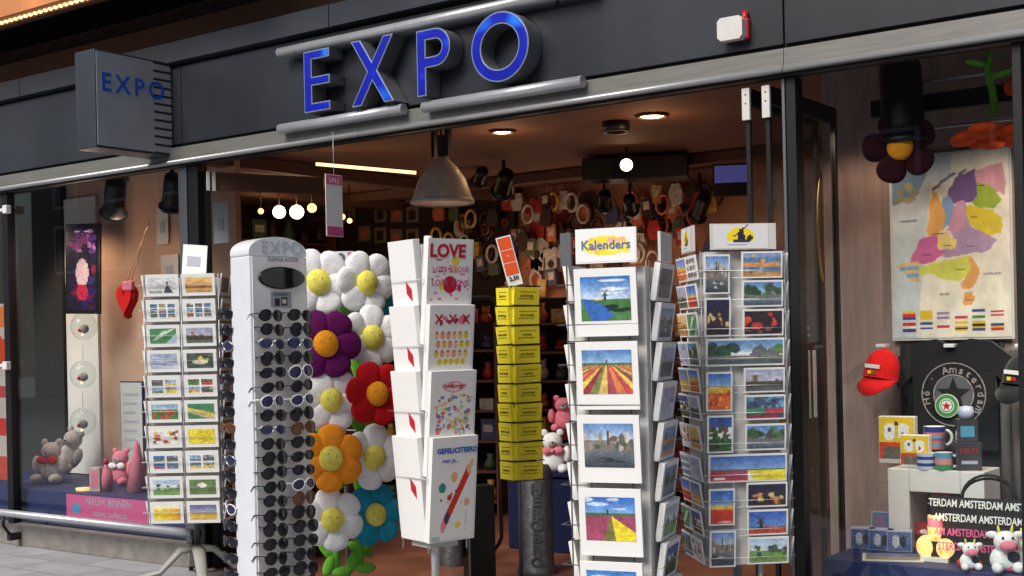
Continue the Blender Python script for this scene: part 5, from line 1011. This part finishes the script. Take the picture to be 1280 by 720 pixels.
for col in (0, 1):
    for k in range(21):
        z = TZ - .275 - k * .0652; xx = (-.078, .078)[col]
        M = TM @ T_(xx + RR.uniform(-.004, .004), -SD / 2 - .062, z) @ Rz(RR.uniform(-.16, .16)) @ Ry(RR.uniform(-.10, .10)) @ S_(RR.uniform(.92, 1.06), 1, RR.choice([.92, 1.05, 1.15, 1.25]))
        put_specs(M, pat[col][k], '%s sunglasses, %s from the top in the %s column of the tower' % (kn[pat[col][k]], ORD[k] if k else 'first', ['left', 'right'][col]))
for k in range(18):
    z = TZ - .26 - k * .076; M = TM @ T_(-FW / 2 - .012, .135, z) @ Rz(RD(-90) + RR.uniform(-.1, .1))
    put_specs(M, pat[2][k], '%s sunglasses, %s from the top on the left side of the tower' % (kn[pat[2][k]], ORD[k] if k else 'first'))
# ================================================================== RACKS
def feet(t, n, r, m_, arch=.10, z0=.02, w=.03):
    for k in range(n):
        a = 2 * pi * k / n + .4; q = MB(); d = Vector((cos(a), sin(a), 0)); q.tube([d * .02 + Vector((0, 0, arch + .08)), d * .10 + Vector((0, 0, arch + .07)), d * .22 + Vector((0, 0, arch * .55)), d * r + Vector((0, 0, z0 + .02))], [w * 1.3, w * 1.2, w, w * .8], m_, seg=10, flat=.55); f = q.build('foot', t)
        q = MB(); q.tube([d * r + Vector((-d.y, d.x, 0)) * -.012 + Vector((0, 0, .022)), d * r + Vector((-d.y, d.x, 0)) * .012 + Vector((0, 0, .022))], .022, 'black_metal', seg=12); q.build('castor', f)
# ---- left postcard rack
RD1, RP1 = 7.7, 240; c = atd(241, 434, RD1); M1 = T_(c.x, c.y, 0) @ Rz(fac(241, -16)); half = .215
zt1 = atd(234, 345, RD1).z; pitch = .1475
t = thing('postcard_rack', 'square revolving postcard rack beside the steel rail', 'postcard rack', M1)
MB().tube([(0, 0, .1), (0, 0, zt1)], .018, 'grey_frame', seg=12).build('pole', t)
mat('foot_grey', hx(158, 158, 150), .45, 0, .1, 8); feet(t, 4, .34, 'foot_grey', .11, w=.032)
q = MB()
for k in range(11):
    z = zt1 - .128 - (k - 0) * pitch + .02
    if k == 10: continue
    for hh, e in ((z - .022, half + .004), (z + .045, half + .03)):
        q.tube([(-e, -e, hh), (e, -e, hh), (e, e, hh), (-e, e, hh)], .0028, 'wire_steel', seg=6, closed=True)
for sx in (-1, 0, 1):
    for sy in (-1, 0, 1):
        if sx or sy: q.tube([(sx * (half + .006), sy * (half + .006), zt1 - 10 * pitch + .01), (sx * (half + .006), sy * (half + .006), zt1)], .0032, 'wire_steel', seg=6)
q.build('wire_frame', t)
q = MB(); q.box(-half + .02, half - .02, -half + .02, half - .02, zt1 - 10 * pitch + .02, zt1 - .02, 'panel_grey'); q.build('core_panel', t)
pf = [('mist', 'sunset'), ('multi9', 'multi9'), ('leaf', 'castle'), ('ice', 'duck'), ('multi4', 'multi4'), ('rows', 'greenrow'), ('mixed', 'yellow'), ('multi4', 'multi4'), ('farm', 'lawn'), ('amber', 'beach')]
pr = ['dusk', 'multi9', 'night', 'dusk', 'multi9', 'rednight', 'dusk', 'multi4', 'night', 'dusk']
G1 = 'postcards in the rack by the railing'
for k in range(10):
    z = zt1 - .128 - k * pitch
    for cidx in (0, 1):
        M = M1 @ T_((-.107, .107)[cidx], -half - .008, z) @ Rx(RD(8)); card(M, .195, .128, pf[k][cidx], k * 7 + cidx, '%s postcard, %s row, %s front column, rack by rail' % (DESC[pf[k][cidx]], ORD[k], ['left', 'right'][cidx]), G1, th=.008, border=.020)
    for cidx in (0, 1):
        M = M1 @ Rz(RD(90)) @ T_((-.107, .107)[cidx], -half - .008, z) @ Rx(RD(8)); card(M, .195, .128, pr[(k + cidx * 3) % 10], 90 + k * 7 + cidx, '%s postcard, %s row, %s column on the right side of the rack by the rail' % (DESC[pr[(k + cidx * 3) % 10]].split()[0], ORD[k], ['near', 'far'][cidx]), G1, th=.008, border=.020)
    M = M1 @ Rz(RD(-90)) @ T_(.107, -half - .008, z) @ Rx(RD(8)); card(M, .195, .128, 'trees', 190 + k, 'edge-on postcard, %s row, on the left side of the rack by the rail' % ORD[k], G1, th=.008, border=.020)
p = M1 @ Vector((-.0, .05, zt1)); m = MB(); m.box(-.1, .1, 0, .004, 0, .19, 'paper_white'); m.box(-.06, .05, -.002, -.0005, .06, .12, 'faint_ink'); o = m.build('sign_card'); o.matrix_world = Matrix.Translation(p) @ Rz(fac(240, -45)) @ Ry(RD(6)); tag(o, 'white sign card standing on top of the rack by the rail', 'sign')
# ---- calendar rack
CDd = 4.78; c = atd(776, 423, CDd); M2 = T_(c.x, c.y, 0) @ Rz(fac(776, -16)); hf = .15
z_h = atd(762, 290, CDd).z
t = thing('calendar_rack', 'white revolving calendar rack with a colourful header', 'calendar rack', M2)
MB().box(-hf + .015, hf - .015, -hf + .015, hf - .015, .35, z_h - .14, 'panel_grey').build('core', t)
MB().tube([(0, 0, .1), (0, 0, .4)], .025, 'grey_frame').build('pole', t); feet(t, 4, .4, 'foot_grey')
q = MB(); q.box(-hf - .02, -hf + .02, -hf - .03, -hf - .012, z_h - .13, z_h - .01, 'grey_frame'); q.build('header_bracket', t)
q = MB(); q.box(-.11, .118, -hf - .035, -hf - .025, z_h - .125, z_h, 'paper_white'); hd = q.build('header', t); mat('mb3b', hx(70, 110, 170), .5)
cv = CV(40, 20, (.92, .92, .92)); R_ = random.Random(8); cv.oval(.5, .5, .42, .30, hx(250, 224, 60)); cv.blobs(40, .12, .88, .3, .72, .05, .06, [hx(250, 220, 70), hx(250, 190, 90), hx(240, 170, 170), hx(252, 236, 120)], R_); 
q = MB(); q.pic(-.105, .113, z_h - .12, z_h - .005, -hf - .0362, cv); q.text('Kalenders', .046, 'mb3b', T_(.004, -hf - .0375, z_h - .075), ext=.0004, bold=.0008); q.build('header_print', hd)
q = MB(); q.box(-.05, .12, -hf - .03, -hf - .02, z_h - .12, z_h - .012, 'panel_grey', Rz(RD(90)) @ T_(-.03, 0, 0)); q.build('side_header', t)
q = MB()
for k in range(9):
    for e, hh in ((hf + .01, 0), (hf + .035, .06)):
        z = z_h - .16 - k * .1455 - .10 + hh; q.tube([(-e, -e, z), (e, -e, z), (e, e, z), (-e, e, z)], .0025, 'grey_frame', seg=6, closed=True)
for sx in (-1, -.5, .5, 1):
    q.tube([(sx * (hf + .005), -hf - .005, .38), (sx * (hf + .005), -hf - .005, z_h - .12)], .003, 'grey_frame', seg=6); q.tube([(sx * (hf + .005), hf + .005, .38), (sx * (hf + .005), hf + .005, z_h - .12)], .003, 'grey_frame', seg=6)
q.build('wire_frame', t)
kinds = ['mill', 'field', 'canal', 'pinkfield', 'mill']
for k in range(5):
    zt2 = atd(762, 336 + 91.5 * k, CDd - .16).z; h = .245; labs = ['windmill by a blue river', 'striped tulip field', 'grey canal with a white boat', 'pink and yellow flower field', 'only its blue top edge in view']
    M = M2 @ T_(.002, -hf - .032, zt2 - h + .002) @ Rx(RD(5)); card(M, .232, h, kinds[k], 300 + k, 'white calendar showing ' + labs[k] + ', front of the calendar rack', 'calendars on the front of the rack', th=.014, res=(64, 58), name='calendar', cat='calendar', pf=(.10, .23, .88))
for k in range(9):
    zt2 = z_h - .125 - k * .1455; h = .14
    for side, kk in ((90, 'right'), (-90, 'left')):
        M = M2 @ Rz(RD(side)) @ T_(.01, -hf - .012, zt2 - h) @ Rx(RD(9)); o = card(M, .22, h, ['dusk', 'canal', 'castle', 'ice', 'strips', 'trees', 'farm', 'garden', 'canal'][k], 350 + k * 2, 'small calendar, %s from the top on the %s side of the calendar rack' % (ORD[k] if k else 'first', kk), 'small calendars on the rack sides', th=.022, res=(24, 10), name='calendar', cat='calendar', pf=(.12, .1, .86))
# ---- right postcard rack
PD = 5.08; c = atd(915, 420, PD + .12); M3 = T_(c.x, c.y, 0) @ Rz(fac(915, 16)); h3 = .165
t = thing('postcard_rack', 'revolving postcard rack with yellow windmill header beside the doorway', 'postcard rack', M3)
zA = lambda y, px=925: atd(px, y, PD - .04).z
zt3 = zA(314); zb3 = zA(708)
MB().tube([(0, 0, .1), (0, 0, zt3)], .018, 'grey_frame').build('pole', t); feet(t, 4, .4, 'foot_grey')
MB().tube([(.07, -.09, zb3 - .25), (.07, -.09, zb3 + .02)], .010, 'wire_steel').build('rod', t)
q = MB(); q.box(-h3 + .02, h3 - .02, -h3 + .02, h3 - .02, zb3 + .01, zt3, 'core_tint' if 'core_tint' in MATS else 'panel_grey'); q.build('core', t)
q = MB(); zs = [zA(y) for y in (348, 384, 420, 457, 491, 525, 563, 602, 634, 670, 705)]
for z in zs:
    for e, hh in ((h3 + .006, .002), (h3 + .022, .03)): q.tube([(-e, -e, z + hh), (e, -e, z + hh), (e, e, z + hh), (-e, e, z + hh)], .0022, 'wire_steel', seg=6, closed=True)
for sx in (-1, -.33, 1):
    for s2 in (-1, 1): q.tube([(sx * (h3 + .004), s2 * (h3 + .004), zb3), (sx * (h3 + .004), s2 * (h3 + .004), zt3)], .0028, 'wire_steel', seg=6); q.tube([(s2 * (h3 + .004), -sx * (h3 + .004), zb3), (s2 * (h3 + .004), -sx * (h3 + .004), zt3)], .0028, 'wire_steel', seg=6)
q.build('wire_frame', t)
zh0, zh1 = zt3 + .005, zA(280)
cv = CV(36, 16, (.86, .86, .86)); cv.oval(.5, .42, .26, .48, hx(242, 214, 30)); cv.rect(0, 1, 0, .30, (.86, .86, .86)); cv.poly([(.42, .28), (.60, .28), (.54, .8), (.48, .8)], hx(40, 42, 60)); cv.line(.38, .5, .62, .95, .02, hx(50, 50, 66)); cv.rect(.35, .68, .27, .36, hx(60, 60, 70)); cv.rect(.25, .6, .12, .2, hx(160, 180, 200)); cv.oval(.66, .42, .06, .12, hx(50, 40, 40))
for rot, nm in ((0, 'front'), (-90, 'side')):
    q = MB(); TT = Rz(RD(rot)); q.box(-.132 if rot == 0 else -.06, .132, -h3 - .022, -h3 - .014, zh0, zh1, 'panel_grey', TT); hd = q.build('header', t)
    q = MB(); q.pic(-.12 if rot == 0 else -.05, .10, zh0 + .004, zh1 - .004, -h3 - .0235, cv, TT); q.build('header_print', hd)
G3 = 'postcards in the rack beside the doorway'
port = [(318, 367, 'canal'), (372, 420, 'night'), (464, 513, 'tulips'), (518, 565, 'garden'), (609, 655, 'redfield'), (661, 707, 'canal')]
land = [(315, 348, 'strips'), (351, 384, 'trees'), (387, 420, 'rednight'), (460, 491, 'castle'), (494, 525, 'bikes'), (530, 563, 'trees'), (603, 634, 'night'), (637, 669, 'millred'), (671, 705, 'farm')]
for i, (ya, yb, kd) in enumerate(port):
    za, zb = zA(yb), zA(ya); card(M3 @ T_(-.108, -h3 - .010, za) @ Rx(RD(6)), .104, zb - za, kd, 400 + i, 'upright %s postcard, %s in the left column by the doorway' % (DESC[kd], ORD[i]), G3, th=.006, border=.007, res=(20, 30))
for i, (ya, yb, kd) in enumerate(land):
    za, zb = zA(yb), zA(ya); card(M3 @ T_(.075, -h3 - .010, za) @ Rx(RD(6)), .165, zb - za, kd, 420 + i, '%s postcard, %s in the right front column beside the doorway' % (DESC[kd], ORD[i]), G3, th=.006, border=.007, res=(32, 20))
for i, (ya, yb, kd) in enumerate(((423, 457, 'pano'), (567, 602, 'panofield'))):
    za, zb = zA(yb), zA(ya); card(M3 @ T_(0, -h3 - .010, za) @ Rx(RD(6)), .315, zb - za, kd, 440 + i, ['upper long canal and trees postcard across the rack beside the doorway', 'lower long tulip field postcard across the rack beside the doorway'][i], G3, th=.006, border=.007, res=(66, 22))
lk = ['multi9', 'redfield', 'leaf', 'trees', 'tulips', 'castle', 'sunset', 'ice', 'beach', 'garden', 'mixed']
for i in range(11):
    z = zs[i]; card(M3 @ Rz(RD(-90)) @ T_(.075, -h3 - .010, z) @ Rx(RD(8)), .15, .098, lk[i], 460 + i, '%s postcard, %s row, left side of the rack by the doorway' % (DESC[lk[i]], ORD[i]), G3, th=.006, border=.007, res=(28, 18))
    card(M3 @ Rz(RD(-90)) @ T_(-.085, -h3 - .010, z) @ Rx(RD(8)), .15, .098, lk[(i + 4) % 11], 560 + i, '%s postcard, %s row, rear left side of the rack beside the doorway' % (DESC[lk[(i + 4) % 11]].split()[0], ORD[i]), G3, th=.006, border=.007, res=(28, 18))
    card(M3 @ Rz(RD(90)) @ T_(-.08, -h3 - .010, z) @ Rx(RD(9)), .15, .10, lk[(i + 2) % 11], 480 + i, 'edge-on postcard, %s row on the right side of the rack beside the doorway' % ORD[i], G3, th=.006, border=.007, res=(28, 18))
# ---- greeting card rack
LDp = 6.1; c = atd(538, 430, LDp + .1); M4 = T_(c.x, c.y, 0) @ Rz(fac(538, 34)); h4 = .11
t = thing('greeting_card_rack', 'white revolving rack of large greeting cards', 'card rack', M4); zA = lambda y: atd(550, y, LDp - .02).z
MB().tube([(0, 0, .1), (0, 0, zA(292))], .02, 'white_steel').build('pole', t); feet(t, 4, .4, 'foot_grey')
MB().box(-h4 + .03, h4 - .03, -h4 + .03, h4 - .03, zA(686), zA(305), 'panel_grey').build('core', t)
q = MB()
for k in range(4):
    z = zA(350 + 82 * k)
    for e, hh in ((h4 + .045, 0), (h4 + .01, -.12)): q.tube([(-e, -e, z + hh), (e, -e, z + hh), (e, e, z + hh), (-e, e, z + hh)], .0025, 'wire_steel', seg=6, closed=True)
for sx in (-1, 1):
    for sy in (-1, 1): q.tube([(sx * h4, sy * h4, zA(690)), (sx * h4, sy * h4, zA(305))], .004, 'wire_steel', seg=6)
q.build('wire_frame', t)
def greet(k):
    cv = CV(66, 116, hx(236, 234, 230)); R = random.Random(k + 50)
    if k == 0:
        cv.blobs(34, .06, .94, .42, .82, .04, .010, [hx(226, 120, 150), hx(214, 80, 110)], R); cv.oval(.5, .57, .17, .085, hx(190, 30, 60)); cv.oval(.62, .8, .10, .05, hx(236, 214, 90)); cv.oval(.6, .72, .08, .04, hx(238, 190, 150)); cv.oval(.3, .56, .05, .05, hx(240, 210, 60)); cv.oval(.73, .54, .05, .04, hx(200, 50, 120)); cv.blobs(10, .15, .9, .05, .45, .06, .02, [hx(236, 180, 60), hx(220, 90, 120), hx(190, 40, 70)], R)
    elif k == 1:
        cv.blobs(16, .22, .8, .83, .9, .045, .018, [hx(190, 60, 96), hx(226, 130, 150), hx(160, 40, 80)], R)
        for r_i in range(3):
            for i in range(6): x = .14 + i * .14 + (r_i % 2) * .04; cv.oval(x, .72 - r_i * .09, .055, .04, R.choice([hx(236, 200, 110), hx(240, 190, 150), hx(226, 200, 60), hx(232, 160, 130)])); cv.oval(x, .745 - r_i * .09, .03, .012, hx(190, 120, 60))
        for i in range(5): cv.oval(.22 + i * .14, .46, .06, .03, hx(226, 196, 30))
    elif k == 2:
        cv.oval(.5, .86, .25, .055, hx(226, 150, 160)); cv.oval(.5, .86, .21, .04, hx(236, 226, 224)); cv.blobs(8, .32, .68, .84, .89, .04, .008, [hx(210, 90, 110)], R)
        cv.blobs(120, .08, .92, .40, .78, .04, .018, [hx(236, 180, 160), hx(120, 150, 200), hx(236, 214, 110), hx(180, 200, 140), hx(226, 120, 110), hx(150, 110, 160), hx(240, 236, 230)], R)
    else:
        cv.line(.28, .15, .84, .68, .055, hx(206, 54, 36)); cv.line(.84, .68, .92, .755, .04, hx(232, 190, 130)); cv.line(.26, .13, .32, .18, .055, hx(236, 140, 140)); cv.line(.34, .21, .36, .225, .055, hx(80, 60, 100))
        cv.oval(.22, .52, .085, .05, hx(50, 146, 130)); cv.oval(.5, .62, .08, .05, hx(238, 170, 120)); cv.oval(.82, .36, .07, .04, hx(230, 170, 130)); cv.oval(.62, .14, .06, .035, hx(236, 214, 50)); cv.line(.82, .32, .8, .08, .006, hx(150, 150, 150)); cv.oval(.2, .4, .03, .012, hx(180, 40, 50)); cv.oval(.4, .42, .06, .03, hx(200, 60, 50)); cv.blobs(5, .3, .7, .3, .5, .02, .01, [hx(150, 120, 60), hx(60, 50, 50)], R); cv.rect(0, .2, 0, .04, hx(170, 200, 200))
    return cv
gl = ['greeting card with red LOVE lettering, at the top of the rack', 'greeting card with a crowd of yellow figures', 'greeting card with pink oval title and small animals', 'greeting card with a large red pencil, lowest on the rack']
for k in range(4):
    zt4 = zA(299 + 82 * k); h = .50
    q = MB(); q.box(-.13, .13, 0, .04, 0, h, 'paper_white'); q.pic(-.12, .12, .008, h - .008, -.0015, greet(k))
    if k == 0: q.text('LOVE', .085, 'red_ink', T_(-.02, -.003, h - .085), ext=.0005, bold=.003); q.text('LOVE is LOVE', .035, 'pink_ink', T_(-.0, -.003, h - .155), ext=.0005); q.text('LOVE  LOVE', .04, 'pink_ink', T_(0, -.003, h - .22), ext=.0005)
    if k == 1: q.text('x x x', .1, 'red_ink', T_(0, -.003, h - .09), ext=.0004)
    if k == 2: q.text('Gefeliciteerd', .026, 'red_ink', T_(0, -.003, h - .078), ext=.0004)
    if k == 3: q.text('GEFELICITEERD', .034, 'blue_ink', T_(.01, -.003, h - .075), ext=.0004, bold=.001); q.text('met je..', .03, 'blue_ink', T_(-.03, -.003, h - .12), ext=.0004)
    o = q.build('greeting_card', bevel=.002); o.matrix_world = M4 @ T_(0.0, -h4 - .035, zt4 - h) @ Rx(RD(6)); tag(o, gl[k], 'greeting card')
    q = MB(); q.box(-.11, .11, 0, .04, 0, h, 'paper_white'); q.loops([[(.02, .245), (.065, .205), (.065, .265), (.02, .305)]], -.0015, None, 'red_ink', 'red_ink', T_(0, 0, 0))
    o = q.build('greeting_card', bevel=.002); o.matrix_world = M4 @ Rz(RD(-90)) @ T_(.0, -h4 - .01, zt4 - h + .0) @ Rx(RD(5)); tag(o, 'white greeting card back with red mark, %s on the left side of its rack' % ['top', 'second', 'third', 'lowest'][k], 'greeting card', 'greeting cards on the left side of the rack')
# ---- yellow booklet rack
YD = 6.7; c = atd(649, 425, YD + .05); M5 = T_(c.x, c.y, 0) @ Rz(fac(649, 32)); zA = lambda y: atd(655, y, YD).z
t = thing('booklet_rack', 'slim black rack stacked with small yellow booklets', 'booklet rack', M5)
MB().tube([(-.02, 0, .02), (-.02, 0, zA(360))], .010, 'grey_frame').build('pole', t); MB().lathe([(.001, 0), (.17, 0), (.17, .012), (.02, .03), (.001, .03)], 'black_metal').build('base', t)
MB().box(-.062, .062, -.045, .045, zA(598), zA(362), 'black_metal').build('core', t)
q = MB(); pY = (zA(358) - zA(600)) / 10
for k in range(11):
    z = zA(358) - k * pY; q.tube([(-.088, -.083, z), (.088, -.083, z), (.088, .083, z), (-.088, .083, z)], .003, 'black_metal', seg=6, closed=True)
q.build('wire_frame', t)
for k in range(10):
    z = zA(358) - (k + 1) * pY + .004
    for side, w_, n_, yy in ((0, .155, 'front', .052), (-90, .125, 'left side', .070)):
        q = MB(); q.box(-w_ / 2, w_ / 2, 0, .024, 0, pY - .010, 'yellow_card')
        q.box(-w_ * .36, w_ * .3, -.001, -.0004, pY * .30, pY * .33, 'olive_ink'); q.box(-w_ * .30, w_ * .38, -.001, -.0004, pY * .66, pY * .69, 'olive_ink')
        q.text(RR.choice(['cartes', 'postkaart', 'kaarten', 'mini boek', 'greetings']), .022, 'dark_ink', T_(0, -.0015, pY * .42), ext=.0003)
        o = q.build('yellow_booklet', bevel=.001); o.matrix_world = M5 @ Rz(RD(side)) @ T_(0, -yy - .026, z) @ Rx(RD(RR.uniform(1, 8))) @ Ry(RR.uniform(-.035, .035)); tag(o, 'yellow booklet stack, %s from the top on the %s of the yellow rack' % (ORD[k] if k else 'first', n_), 'booklet', 'yellow booklets')
p = atd(643, 350, YD); mat('orange_card', hx(236, 90, 40), .5)
t = thing('price_sign', 'tilted white sign with three orange squares above the yellow booklets', 'sign', Matrix.Translation(p) @ Rz(fac(643, 10)) @ Ry(RD(-14)))
q = MB(); q.box(-.04, .04, 0, .004, -.03, .235, 'paper_white')
for k in range(3): q.box(-.034, .034, -.002, -.0005, .03 + k * .068, .092 + k * .068, 'orange_card')
q.text('*', .03, 'white_ink', T_(0, -.003, .115), ext=.0003); q.text('2,50', .03, 'dark_ink', T_(0, -.003, -.0), ext=.0003, bold=.001); q.build('sign_face', t); MB().tube([(0, .006, -.06), (0, .006, .1)], .004, 'black_metal').build('stick', t)
# ---- pillar (cast bollard)
c = onZ(672, 716, 0.004); sP = 1600 / ((c - CAM).dot(Fv)); rP = 21 / sP; zc = 1.4 - (590 - 424) / sP
t = thing('cast_bollard', 'dark cast metal bollard with raised letters below the yellow rack', 'bollard', T_(c.x, c.y, 0.004) @ Rz(fac(668)))
MB().lathe([(rP * 1.2, 0), (rP * 1.2, .03), (rP, .05), (rP, zc), (rP * .8, zc + .04), (.001, zc + .05)], 'cast_metal', seg=28).build('post_body', t)
q = MB(); mat('cast_light', hx(118, 118, 122), .4, .7)
for k, ch in enumerate('HEROBRO'): q.text(ch, .085, 'cast_light', T_(0, -rP - .003, zc - .12 - k * .072), ext=.003, bold=.003, sx=1.1)
q.build('raised_letters', t)
c = onZ(566, 706, .004); m = MB(); m.lathe([(.08, 0), (.085, .04), (.075, .08), (.075, .42), (.05, .46), (.001, .47)], 'cast_metal', seg=24); o = m.build('dark_bollard'); o.matrix_world = T_(c.x, c.y, .004); tag(o, 'dark round bollard behind the greeting card rack', 'bollard')
# ---- black tube stand with box
SDp = 7.3; c = atd(604, 700, SDp); Ms = T_(c.x, c.y, 0) @ Rz(fac(604, 20)); zA = lambda y: atd(604, y, SDp).z
t = thing('tube_stand', 'black bent tube stand holding a dark box behind the card rack', 'stand', Ms)
zt6, zb6 = zA(372), zA(700); w6 = .115; pts = [(-w6, 0, zb6 + .03), (-w6, 0, zt6 - .05), (-w6 + .012, 0, zt6 - .015), (-w6 + .04, 0, zt6), (w6 - .04, 0, zt6), (w6 - .012, 0, zt6 - .015), (w6, 0, zt6 - .05), (w6, 0, zb6 + .12), (w6 - .02, -.0, zb6 + .08), (w6 - .055, -.0, zb6 + .04), (w6 - .055, 0, .01)]
MB().tube(pts, .011, 'black_metal', seg=10).build('tube_frame', t)
q = MB(); q.box(-.10, .06, -.05, .06, .012, zA(606), 'black_metal'); q.box(-.101, -.088, -.052, -.03, .03, zA(612), 'grey_frame'); q.build('dark_box', t, bevel=.008)
# hanging tag
p = atd(418, 257, 7.0); M = Matrix.Translation(p) @ Rz(fac(418, 46))
t = thing('hanging_tag', 'tall narrow white tag with pink ends hanging in the doorway', 'tag', M); q = MB(); q.box(-.065, .065, 0, .003, -.17, .17, 'paper_white'); q.box(-.06, .06, -.002, -.0005, .115, .165, 'pink_ink'); q.box(-.06, .06, -.002, -.0005, -.165, -.115, 'pink_ink'); q.text('SALE', .04, 'white_ink', T_(0, -.003, .125), ext=.0003); q.build('tag_sheet', t)
MB().tube([(0, 0, .17), (0, 0, 2.56 - p.z)], .0015, 'wire_steel', seg=5).build('string', t)
# plush with red dot and blue table inside
p = atd(693, 590, 8.6); q_ = thing('blue_table', 'dark blue draped table inside the doorway', 'table', T_(p.x, p.y, .004)); ztt = atd(693, 588, 8.6).z
MB().box(-.25, .35, -.2, .25, 0, ztt - .02, 'plush_navy').build('drape', q_, bevel=.01); MB().box(-.27, .37, -.22, .27, ztt - .019, ztt, 'plush_navy').build('tabletop', q_)
p = atd(691, 575, 8.45); teddy(Matrix.Translation(Vector((p.x, p.y, ztt + .0))) @ Rz(fac(690)), 'plush_white', 'white plush toy with red nose on the blue table', .95, 'plush_pink')
p = atd(686, 520, 8.6); teddy(Matrix.Translation(Vector((p.x + .05, p.y + .1, ztt + .26))) @ Rz(fac(690)), 'plush_pink', 'pink plush toy above the white one by the calendar rack', .8)
# tall colourful merchandise at right inside (px 975-985)
for i, (px, py, w_, h_, c_) in enumerate(((980, 480, .08, .3, 'ob'), (982, 560, .07, .25, 'rb'), (978, 400, .06, .3, 'gb'))):
    p = onY(px, py, .9); m = MB(); m.cbox((0, 0, 0), (w_, .03, h_), 'box_' + c_); m.cbox((0, -.017, 0), (w_ * .6, .003, h_ * .4), 'box_wb'); o = m.build('hanging_scarf', bevel=.004); o.matrix_world = Matrix.Translation(p); tag(o, ['orange cloth hanging just right of the postcard rack', 'dark red cloth hanging low right of the postcard rack', 'green cloth hanging high right of the postcard rack'][i], 'cloth')
# ================================================================== WORLD, SUN, CAMERA
W = bpy.data.worlds.new('World'); bpy.context.scene.world = W; W.use_nodes = True; nt = W.node_tree
sky = nt.nodes.new('ShaderNodeTexSky'); sky.sky_type = 'NISHITA'; sky.sun_disc = False
to_sun = Vector((-.06, -.74, .68)).normalized(); el = math.asin(to_sun.z); az = math.atan2(to_sun.x, to_sun.y)
sky.sun_elevation = el; sky.sun_rotation = az; sky.air_density = 1.0; sky.dust_density = 3.0
nt.links.new(sky.outputs[0], nt.nodes['Background'].inputs[0]); nt.nodes['Background'].inputs[1].default_value = .09
sl = bpy.data.lights.new('sun', 'SUN'); sl.energy = 2.7; sl.angle = RD(28); sl.color = (1, .96, .90); so = bpy.data.objects.new('sun', sl); C.objects.link(so)
so.rotation_euler = to_sun.to_track_quat('Z', 'Y').to_euler()
cd = bpy.data.cameras.new('camera'); cam = bpy.data.objects.new('camera', cd); C.objects.link(cam); cd.sensor_width = 36; cd.lens = 36 * FX / 1280; cd.shift_y = (CY - 360) / 1280; cd.clip_end = 300; cd.clip_start = .05
Mc = Matrix((R2, U2, -Fv)).transposed().to_4x4(); cam.matrix_world = Matrix.Translation(CAM) @ Mc
sc = bpy.context.scene; sc.camera = cam; sc.view_settings.view_transform = 'Standard'; sc.view_settings.look = 'None'; sc.view_settings.exposure = 0.25; sc.view_settings.gamma = 1
sc.cycles.max_bounces = 6; sc.cycles.transparent_max_bounces = 16; sc.cycles.use_denoising = True; sc.cycles.caustics_reflective = False; sc.cycles.sample_clamp_indirect = 4
